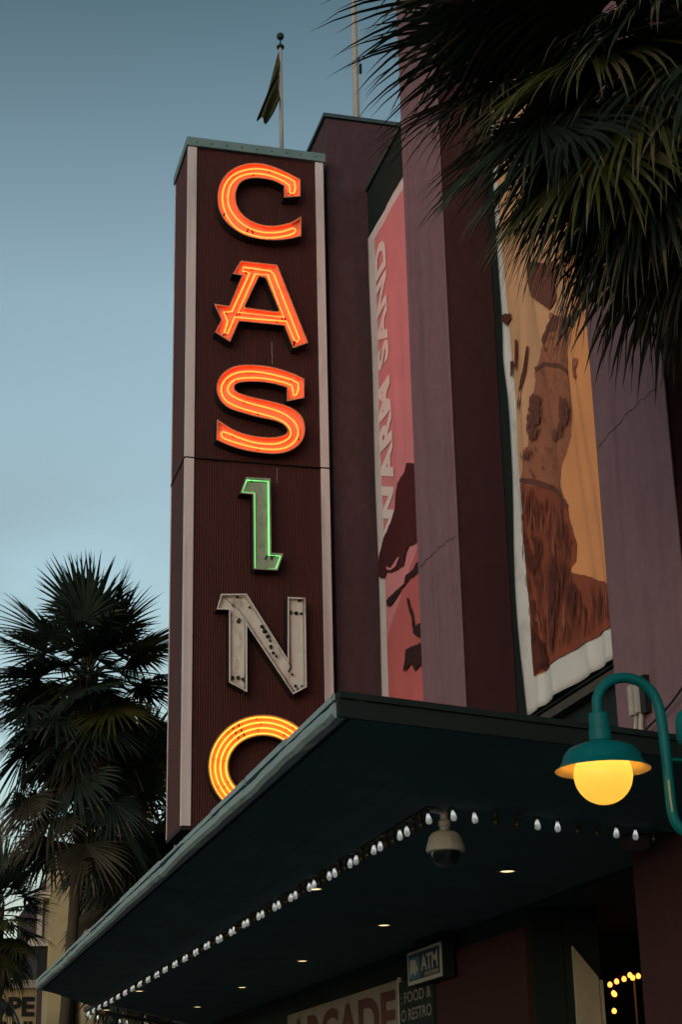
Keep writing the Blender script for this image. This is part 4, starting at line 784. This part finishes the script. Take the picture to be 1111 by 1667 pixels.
MB().lathe([(0.045 * math.cos(a), 2.005 + 0.045 * math.sin(a)) for a in [R(-90 + 180 * k / 10) for k in range(11)]], (lx, ly, H), 16).build('lamp_bulb', 'globe_bulb', lamp, smooth=True)
MB().lathe([(0.0, 0.16), (0.03, 0.155), (0.06, 0.13), (0.068, 0.09), (0.068, -0.02), (0.055, -0.05), (0.0, -0.05)], (4.475, 8.83, 2.17 + H), 16).build('side_canister', 'lamp_teal', lamp, smooth=True)
MB().tube([(4.315, ly, 2.025 + H), (4.62, 8.86, 2.03 + H)], 0.011, 8).build('tie_bar', 'lamp_teal', lamp)

# ------------------------------------------------------------------ conduits on the near pier
t = thing('conduit_box', (6.1, 13.0, 3.3 + H), 'white conduit box with two pipes on the near mauve pier above the canopy', 'junction box')
box('cover', 'conduit_white', 6.09, 6.176, 13.00, 13.07, 3.36 + H, 3.62 + H, t, bevel=0.006); box('cover', 'conduit_white', 6.10, 6.176, 12.90, 12.97, 3.36 + H, 3.60 + H, t, bevel=0.006)
for y in (13.03, 12.93): MB().tube([(6.14, y, 3.36 + H), (6.13, y + 0.01, 3.25 + H), (6.14, y - 0.03, 2.60 + H)], 0.022, 8).build('pipe', 'conduit_white', t, smooth=True)
box('back_plate', 'cable_black', 6.12, 6.177, 12.80, 12.89, 3.34 + H, 3.66 + H, t)
c1 = MB().tube(cr([(6.10, 13.6, 3.05 + H), (6.12, 13.2, 3.12 + H), (6.12, 12.8, 3.2 + H), (6.12, 12.3, 3.30 + H), (6.12, 11.6, 3.55 + H)]), 0.010, 6).build('power_cable', 'cable_black')
tag(c1, 'thin black cable slung across the near mauve pier', 'cable')
t = thing('wall_floodlight', (6.55, 13.9, 2.9 + H), 'small dark floodlight on a stalk above the canopy beside the mauve pier', 'floodlight')
box('housing', 'cable_black', 6.42, 6.66, 13.80, 14.06, 2.95 + H, 3.22 + H, t, bevel=0.01); MB().tube([(6.5, 13.62, 2.55 + H), (6.5, 13.62, 3.45 + H)], 0.016, 6).build('stalk', 'rail_brown', t)
box('lens', 'sign_navy', 6.40, 6.418, 13.84, 14.02, 2.98 + H, 3.19 + H, t)

# ------------------------------------------------------------------ signs under the canopy
def text_on_wall(body, m, y_left, y_right, z0, z1, x, name, parent, off=0.02, thick=0.008):
    v, f = text_mesh(body, off)
    V3 = [(x, y_left + (y_right - y_left) * p, z0 + (z1 - z0) * q) for p, q in v]
    islands(V3, f, m, parent)
t = thing('arcade_sign', (6.74, 25, 1.4 + H), 'large pale sign board with dark letters ARCADE under the canopy', 'sign')
box('board', 'sign_board', 6.72, FX - 0.063 + 0.055, 22.10, 28.4, 0.9 + H, 2.03 + H, t); text_on_wall('ARCADE', 'sign_letter', 28.2, 22.22, 1.28 + H, 1.93 + H, 6.714, 'lettering', t, 0.035)
box('frame', 'sign_white', 6.705, 6.74, 22.05, 22.097, 0.9 + H, 2.05 + H, t)
t = thing('restaurant_sign', (6.75, 21.2, 1.4 + H), 'dark sign with white words FOOD and RESTRO beside the ARCADE board', 'sign')
box('board', 'fascia_dark', 6.70, 6.735, 20.60, 22.02, 0.9 + H, 1.98 + H, t)
text_on_wall(': FOOD &', 'sign_dull', 21.93, 20.66, 1.70 + H, 1.835 + H, 6.695, 'lettering', t, 0.01); text_on_wall('O RESTRO', 'sign_dull', 21.93, 20.66, 1.48 + H, 1.625 + H, 6.695, 'lettering', t, 0.01)
t = thing('atm_sign', (6.6, 20.4, 1.85 + H), 'small blue and white ATM sign hanging under the canopy', 'sign')
box('box_body', 'fascia_dark', 6.55, 6.69, 19.72, 21.1, 1.85 + H, 2.255 + H, t); box('face', 'sign_white', 6.54, 6.548, 19.73, 21.09, 1.855 + H, 2.25 + H, t)
box('panel', 'sign_navy', 6.533, 6.538, 19.80, 21.02, 1.90 + H, 2.215 + H, t); box('logo_panel', 'sign_blue', 6.528, 6.532, 20.56, 20.98, 1.915 + H, 2.17 + H, t)
text_on_wall('ATM', 'sign_white', 20.50, 19.84, 1.98 + H, 2.17 + H, 6.527, 'lettering', t, 0.03)
MB().add([(6.5265, 20.93, 2.15 + H), (6.5265, 20.72, 2.14 + H), (6.5265, 20.62, 2.02 + H), (6.5265, 20.74, 1.95 + H), (6.5265, 20.86, 2.0 + H), (6.5265, 20.95, 1.93 + H)], [(0, 1, 2, 3, 4, 5)]).build('logo', 'sign_white', t)
box('small_print', 'sign_board', 6.528, 6.532, 19.84, 20.36, 1.915 + H, 1.96 + H, t)
box('hanger', 'fascia_dark', 6.60, 6.63, 19.9, 19.93, 2.257 + H, 2.384 + H, t); box('hanger', 'fascia_dark', 6.60, 6.63, 20.9, 20.93, 2.257 + H, 2.384 + H, t)

# ------------------------------------------------------------------ doorway
t = thing('door_jamb', (7.4, 17.5, 0.14), 'pale cream door jamb with slanted shade line as its top edge in the dark entrance', 'door')
MB().prism([[(7.242, 0.14), (7.242, 1.95 + H), (7.512, 1.625 + H), (7.512, 0.14)]], lambda u, v, y: (u, y, v), 17.40, 17.44).build('leaf', 'door_cream', t)  # slanted top puts the shade boundary across the jamb into the panel's shape
box('stile', 'door_cream', 7.525, 7.56, 17.395, 17.45, 0.14, 1.60 + H, t)
box('header', 'dark_wall', 7.16, 7.565, 17.452, 17.6, 0.14, 3.94, t)
for i, (px_, z) in enumerate([(8.427, 1.728), (8.522, 1.756), (8.632, 1.770), (8.705, 1.790), (8.378, 1.597), (8.369, 1.399), (8.34, 1.693), (8.60, 1.80), (8.39, 1.585)]):
    b = MB().lathe([(0.0, -0.030), (0.02, -0.024), (0.03, 0.0), (0.02, 0.024), (0.0, 0.036)], (px_, 19.0, z + H), 10)
    if i == 0:
        st = thing('string_lights', (8.5, 19.0, 1.8 + H), 'string of amber fairy bulbs glowing inside the dark doorway', 'string lights')
        MB().tube(cr([(8.37, 19.02, 1.2 + H), (8.365, 19.02, 1.45 + H), (8.375, 19.02, 1.64 + H), (8.42, 19.02, 1.77 + H), (8.52, 19.02, 1.80 + H), (8.63, 19.02, 1.81 + H), (8.80, 19.02, 1.86 + H)]), 0.005, 5).build('wire', 'cable_black', st)
    b.build('bulb', 'string_bulb', st, smooth=True)
t = thing('pale_post', (8.9, 19.3, 0.14), 'thin pale post lit by the fairy bulbs in the doorway', 'post')
MB().tube([(8.76, 19.25, 0.14), (8.76, 19.25, 1.83 + H)], 0.012, 6).build('shaft', 'door_cream', t); MB().lathe([(0.03, 0), (0.03, 0.02), (0.012, 0.03)], (8.76, 19.25, 0.14), 8).build('foot', 'door_cream', t)
b = box('wall_speaker', 'rail_brown', 5.85, 6.03, 12.75, 12.9, 2.20 + H, 2.32 + H); tag(b, 'small brown box under the canopy near the right pier', 'speaker')

# ------------------------------------------------------------------ fan palms
def frond(rng, base, az, el, lp, lb, nseg, droop, spread=118, steps=7, wid=1.0, tip=0.0, seg_droop=1.0):
    mb = MB()
    d = Vector((math.cos(az) * math.cos(el), math.sin(az) * math.cos(el), math.sin(el)))
    p = Vector(base); path = [p.copy()]
    for k in range(5):
        d = (d + Vector((0, 0, -1)) * droop * 0.10).normalized(); p = p + d * lp / 5; path.append(p.copy())
    mb.tube(path, [0.026, 0.022, 0.018, 0.016, 0.014, 0.012], 4, mi=1)
    s = d.cross(Vector((0, 0, 1)))
    if s.length < 0.15: s = Vector((math.sin(az), -math.cos(az), 0))
    s.normalize()
    s = (Matrix.Rotation(rng.uniform(-0.5, 0.5), 3, d) @ s).normalized(); n = s.cross(d).normalized()
    dphi = R(2 * spread) / nseg
    for i in range(nseg):
        phi = R(-spread) + (i + 0.5) * dphi + rng.uniform(-0.25, 0.25) * dphi
        L_ = lb * (0.72 + 0.28 * math.cos(phi)) * rng.uniform(0.86, 1.06)
        dr = (d * math.cos(phi) + s * math.sin(phi) + n * (0.16 - 0.28 * abs(math.sin(phi)))).normalized()
        q = p.copy(); wmax = max(0.012, 0.42 * lb * dphi * 0.62) * wid
        v = []; f = []; dd = droop * seg_droop * rng.uniform(0.6, 1.5)
        for k in range(steps + 1):
            t = k / steps
            if t < 0.42: hw = wmax * (0.10 + 0.90 * t / 0.42)
            else: hw = wmax * (1 - ((t - 0.42) / 0.58) ** 1.25)
            w_ = n.cross(dr)
            if w_.length < 1e-3: w_ = s
            w_.normalize(); fold = n * (0.35 * hw)
            if k == steps: v.append(q.copy())
            else: v += [q - w_ * hw + fold, q.copy(), q + w_ * hw + fold]
            g = dd * (0.02 + 0.55 * max(0, t - 0.35) ** 1.2)
            dr = (dr + Vector((rng.uniform(-.03, .03), rng.uniform(-.03, .03), -g))).normalized()
            q = q + dr * (L_ / steps)
        for k in range(steps):
            a = 3 * k
            if k == steps - 1: f += [(a, a + 1, a + 3), (a + 1, a + 2, a + 3)]
            else: f += [(a, a + 1, a + 4, a + 3), (a + 1, a + 2, a + 5, a + 4)]
        nb0 = len(mb.f); mb.add(v, f, 0)
        if rng.random() < tip:                              # dry, bleached end of the leaflet
            for q_ in range(2 * (steps - rng.choice((1, 2, 3))), len(f)): mb.m[nb0 + q_] = 2
    return mb
def palm(name, label, base, top, r0, r1, fronds, lp, lb, nseg, seed, group=None, extra=(), pal=(0.66, 0.86), wid=1.0, skirt=0, skirt_spread=85, tip=0.0, seg_droop=1.0):
    rng = random.Random(seed)
    t = thing(name, base, label, 'palm tree', group)
    B = Vector(base); T = Vector(top); prof = []; path = []; n_ = 26
    for k in range(n_ + 1):
        s_ = k / n_; path.append(B.lerp(T, s_) + Vector((0.08 * math.sin(2.5 * s_), 0.05 * math.sin(3.1 * s_), 0))); prof.append((r0 + (r1 - r0) * s_) * (1.0 + (0.05 if k % 2 else -0.03)) * (1.35 if k == 0 else 1))
    tr = MB().tube(path, prof, 14); tr.build('trunk', 'bark', t, smooth=True)
    bt = MB()
    for k in range(70):                                    # cut leaf boots under the crown
        a = k * 2.4; s_ = rng.uniform(0.80, 1.0); c = B.lerp(T, s_); rr = r0 + (r1 - r0) * s_
        o = Vector((math.cos(a), math.sin(a), 0)); p0 = c + o * rr * 0.8; bt.tube([p0, p0 + o * 0.09 + Vector((0, 0, 0.12)), p0 + o * 0.13 + Vector((0, 0, 0.30))], [0.05, 0.035, 0.012], 4)
    bt.build('leaf_boots', 'bark', t)
    for k in range(fronds):
        s_ = (k + 0.5) / fronds
        el = R(82 - 152 * s_ + rng.uniform(-8, 8)); az = k * 2.39996 + rng.uniform(-0.25, 0.25)
        age = s_; droop = 0.30 + 0.95 * age + rng.uniform(0, 0.2)
        b_ = T + Vector((math.cos(az), math.sin(az), 0)) * r1 * 0.6 + Vector((0, 0, 0.25 - 0.9 * s_))
        u = rng.random()
        m_ = 'leaf_dead' if age > pal[1] else ('leaf_olive' if (u > pal[0] and age > 0.35) else 'leaf_green')
        frond(rng, b_, az, el, lp * rng.uniform(0.85, 1.1), lb * rng.uniform(0.85, 1.08), nseg, droop, 112 if age < .85 else 80, wid=wid, tip=tip, seg_droop=seg_droop).build('frond', [m_, 'petiole', 'leaf_tip'], t)
    for k in range(skirt):                                 # old fronds hanging down along the trunk
        az = k * 2.39996 + 1.0; b_ = T + Vector((math.cos(az), math.sin(az), 0)) * r1 * 0.8 + Vector((0, 0, -0.7 - 2.4 * k / skirt))
        frond(rng, b_, az, R(rng.uniform(-45, 5) - 25 * k / skirt), lp * rng.uniform(0.8, 1.15), lb * rng.uniform(0.85, 1.1), nseg, 1.35, skirt_spread, wid=wid, tip=tip, seg_droop=seg_droop).build('frond', ['leaf_dead' if k % 3 == 0 else 'leaf_green', 'petiole', 'leaf_tip'], t)
    for (az, el, l1, l2, dr, m_) in extra:
        b_ = T + Vector((math.cos(R(az)), math.sin(R(az)), 0)) * r1 * 0.6
        frond(rng, b_, R(az), R(el), l1, l2, nseg + 6, dr, 112, wid=wid, tip=tip, seg_droop=seg_droop).build('frond', [m_, 'petiole', 'leaf_tip'], t)
    return t
ex_ = [(180, 12, 1.45, 1.35, 0.75, 'leaf_green'), (172, 6, 1.35, 1.3, 0.8, 'leaf_green'), (192, 10, 1.3, 1.35, 0.8, 'leaf_green'), (200, -20, 1.25, 1.3, 1.0, 'leaf_olive'), (183, -24, 1.05, 1.25, 1.0, 'leaf_green'),
       (165, -22, 1.0, 1.3, 1.0, 'leaf_green'), (215, -40, 1.4, 1.3, 1.1, 'leaf_olive'), (185, 32, 1.4, 1.35, 0.9, 'leaf_green'), (205, 20, 1.3, 1.35, 0.9, 'leaf_green'), (230, -15, 1.2, 1.3, 1.0, 'leaf_green'),
       (190, -48, 1.5, 1.35, 1.0, 'leaf_green'), (205, -60, 1.6, 1.3, 1.0, 'leaf_green'), (225, -62, 1.3, 1.3, 1.0, 'leaf_dead'), (172, -58, 1.6, 1.3, 1.0, 'leaf_green'), (245, -35, 1.2, 1.3, 1.0, 'leaf_green'),
       (180, -70, 1.4, 1.2, 1.0, 'leaf_green'), (240, -72, 1.3, 1.2, 1.0, 'leaf_dead'), (155, -40, 1.1, 1.25, 1.0, 'leaf_green'), (150, 5, 1.4, 1.3, 0.9, 'leaf_green'), (212, 0, 1.4, 1.35, 0.9, 'leaf_green'), (260, -50, 1.3, 1.3, 1.0, 'leaf_green'),
       (195, -10, 0.7, 1.3, 0.9, 'leaf_green'), (210, -30, 0.75, 1.35, 1.0, 'leaf_green'), (178, -35, 0.8, 1.3, 1.0, 'leaf_green'), (222, 10, 0.8, 1.35, 0.9, 'leaf_green'), (186, 18, 0.8, 1.35, 0.8, 'leaf_green'), (235, -45, 0.9, 1.35, 1.0, 'leaf_olive'),
       (160, 10, 0.9, 1.35, 0.8, 'leaf_green'), (168, 35, 1.0, 1.35, 0.8, 'leaf_green'), (202, -45, 1.0, 1.35, 1.0, 'leaf_green'), (245, 15, 0.8, 1.35, 0.9, 'leaf_green'), (215, 45, 1.0, 1.35, 0.8, 'leaf_green'), (190, -65, 1.1, 1.35, 1.0, 'leaf_green'),
       (185, -30, 1.7, 1.15, 0.9, 'leaf_green'), (193, -36, 1.75, 1.15, 0.9, 'leaf_green'), (178, -40, 1.65, 1.15, 1.0, 'leaf_green'), (198, -44, 1.75, 1.25, 0.9, 'leaf_olive'), (186, -52, 1.7, 1.15, 1.0, 'leaf_green')]
palm('fan_palm', 'large fan palm hanging into the top right corner over the facade', (5.45, 9.2, 0.14), (5.30, 9.2, 9.1), 0.20, 0.17, 56, 1.05, 1.3, 42, 4, wid=0.85, extra=ex_, tip=0.45, seg_droop=1.15)
palm('fan_palm', 'fan palm with spiky round crown just left of the blade sign', (3.26, 32.0, 0.14), (3.72, 32.0, 10.2), 0.105, 0.10, 50, 1.0, 1.30, 30, 9, skirt=16, skirt_spread=100, tip=0.12, seg_droop=0.45, wid=0.9,
     extra=[(268, 25, 0.6, 1.1, 0.6, 'leaf_green'), (250, 0, 0.6, 1.1, 0.7, 'leaf_green'), (290, -5, 0.6, 1.1, 0.7, 'leaf_green'), (240, 40, 0.7, 1.1, 0.5, 'leaf_green'), (300, 35, 0.7, 1.1, 0.5, 'leaf_green'), (270, -25, 0.7, 1.1, 0.8, 'leaf_green'), (90, 25, 0.7, 1.2, 0.5, 'leaf_green'), (70, 5, 0.8, 1.2, 0.6, 'leaf_green'), (110, 0, 0.8, 1.2, 0.6, 'leaf_green'), (85, -20, 0.8, 1.2, 0.7, 'leaf_green'), (120, -30, 0.9, 1.2, 0.7, 'leaf_green'), (60, -25, 0.9, 1.2, 0.7, 'leaf_green'), (178, 30, 1.3, 1.15, 0.55, 'leaf_green'), (188, 8, 1.35, 1.2, 0.6, 'leaf_green'), (170, -8, 1.4, 1.2, 0.7, 'leaf_green'), (195, -22, 1.4, 1.2, 0.8, 'leaf_green'), (182, -35, 1.5, 1.2, 0.8, 'leaf_green'), (0, 35, 1.3, 1.15, 0.5, 'leaf_green'), (350, 10, 1.3, 1.15, 0.6, 'leaf_green'),
            (185, -48, 1.9, 1.25, 0.7, 'leaf_green'), (172, -55, 2.3, 1.2, 0.7, 'leaf_green'), (195, -62, 2.7, 1.2, 0.7, 'leaf_dead'), (20, -50, 2.2, 1.2, 0.7, 'leaf_green'), (335, -60, 2.6, 1.2, 0.7, 'leaf_dead'), (10, -66, 3.0, 1.2, 0.7, 'leaf_green'), (200, -38, 1.7, 1.2, 0.7, 'leaf_green')])
palm('fan_palm', 'lower dark fan palm half hidden behind the foot of the sign', (5.2, 35.5, 0.14), (5.2, 35.5, 8.4), 0.20, 0.16, 50, 0.9, 1.25, 26, 15, pal=(0.6, 0.7), skirt=20)
palm('fan_palm', 'distant dark fan palm at the left edge above the OPE shop', (3.34, 44.0, 0.14), (3.0, 44.0, 7.3), 0.08, 0.09, 46, 0.75, 1.0, 24, 23, skirt=5)

# ------------------------------------------------------------------ neighbouring buildings
nb_ = thing('beige_building', (8.5, 64, 0), 'beige building with tall square pilasters behind the palms', 'building')
box('wall', 'shop_maroon', 6.44, 24, 60.3, 80, 0, 11.6, nb_)
for (x0, x1, ztop) in ((5.78, 6.43, 9.0 + H), (6.92, 7.62, 12.6 + H), (8.4, 9.1, 11.0 + H)):
    MB().box(x0 + 0.0, x1, 58.6, 60.297, 0, ztop).build('pilaster', 'stucco_beige', nb_, bevel=0.02)
    box('pilaster_cap', 'stucco_cream', x0 - 0.08, x1 + 0.08, 58.5, 60.29, ztop + 0.003, ztop + 0.25, nb_)
MB().add([(6.7, 58.4, 12.85 + H), (7.85, 58.4, 12.85 + H), (7.85, 60.2, 12.85 + H), (6.7, 60.2, 12.85 + H), (7.25, 59.3, 15.2 + H)], [(0, 1, 4), (1, 2, 4), (2, 3, 4), (3, 0, 4), (3, 2, 1, 0)]).build('tower_roof', 'stucco_cream', nb_)
box('window', 'glass_dark', 6.46, 6.89, 60.25, 60.297, 1.0, 10.4, nb_); box('mullion', 'stucco_cream', 6.655, 6.69, 60.2, 60.247, 1.0, 10.4, nb_)
box('balcony', 'stucco_cream', 5.35, 5.777, 58.8, 60.3, 8.0 + H, 8.25 + H, nb_); box('balcony', 'stucco_cream', 5.2, 5.777, 58.8, 60.3, 6.45 + H, 6.7 + H, nb_)
box('balcony_wall', 'shop_brown', 5.45, 5.775, 59.0, 60.3, 5.3 + H, 6.447 + H, nb_)
for k in range(5): box('baluster', 'stucco_cream', 5.5, 5.56, 58.9 + 0.3 * k, 58.96 + 0.3 * k, 6.703 + H, 7.997 + H, nb_)
sh = thing('beige_shop', (2.5, 48.2, 0), 'low beige shop front with pale cornice and brown letters OPE', 'shop')
box('wall', 'stucco_beige', -3.0, 4.46, 48.0, 54, 0, 4.15 + H, sh)
box('cornice', 'stucco_cream', -3.1, 4.55, 47.85, 54.1, 4.153 + H, 4.36 + H, sh)
v, f = text_mesh('OPE', 0.045); islands([(3.12 + 1.29 * p, 47.98, 3.42 + H + 0.52 * q) for p, q in v], f, 'shop_brown', sh)
v, f = text_mesh('ANI', 0.045); islands([(3.42 + 0.95 * p, 47.98, 2.85 + H + 0.46 * q) for p, q in v], f, 'shop_brown', sh)
box('window', 'glass_dark', -1.5, 3.8, 47.94, 47.997, 0.9, 3.6, sh)
ar = thing('lit_stall', (5.6, 40.5, 0), 'small lit stall glimpsed below the far end of the canopy', 'stall')
box('wall', 'stucco_beige', 4.6, 8.5, 41.5, 44, 0.14, 3.6 + 0.6, ar); box('awning', 'lamp_teal', 4.5, 8.5, 40.6, 41.497, 3.30, 3.42, ar); box('window', 'glass_dark', 5.2, 6.4, 41.44, 41.497, 2.0, 3.2, ar)
t = flagpole('flagpole', 3.62, 52.0, 4.0, 9.4 + H, 0.05, 'distant thin flagpole at the far left edge')
fl = MB(); v = []; fc = []
for j in range(9):
    for i in range(5):
        v.append((3.58 - 0.09 * i * (0.4 + j / 9), 51.98 + 0.05 * math.sin(2 * i + j), 9.3 + H - 0.17 * j - 0.09 * i))
for j in range(8):
    for i in range(4): a = j * 5 + i; fc.append((a, a + 1, a + 6, a + 5))
o = fl.add(v, fc).build('flag', 'flag_red', smooth=True); tag(o, 'small dark red flag on the distant pole at the left edge', 'flag'); o.modifiers.new('thick', 'SOLIDIFY').thickness = 0.01
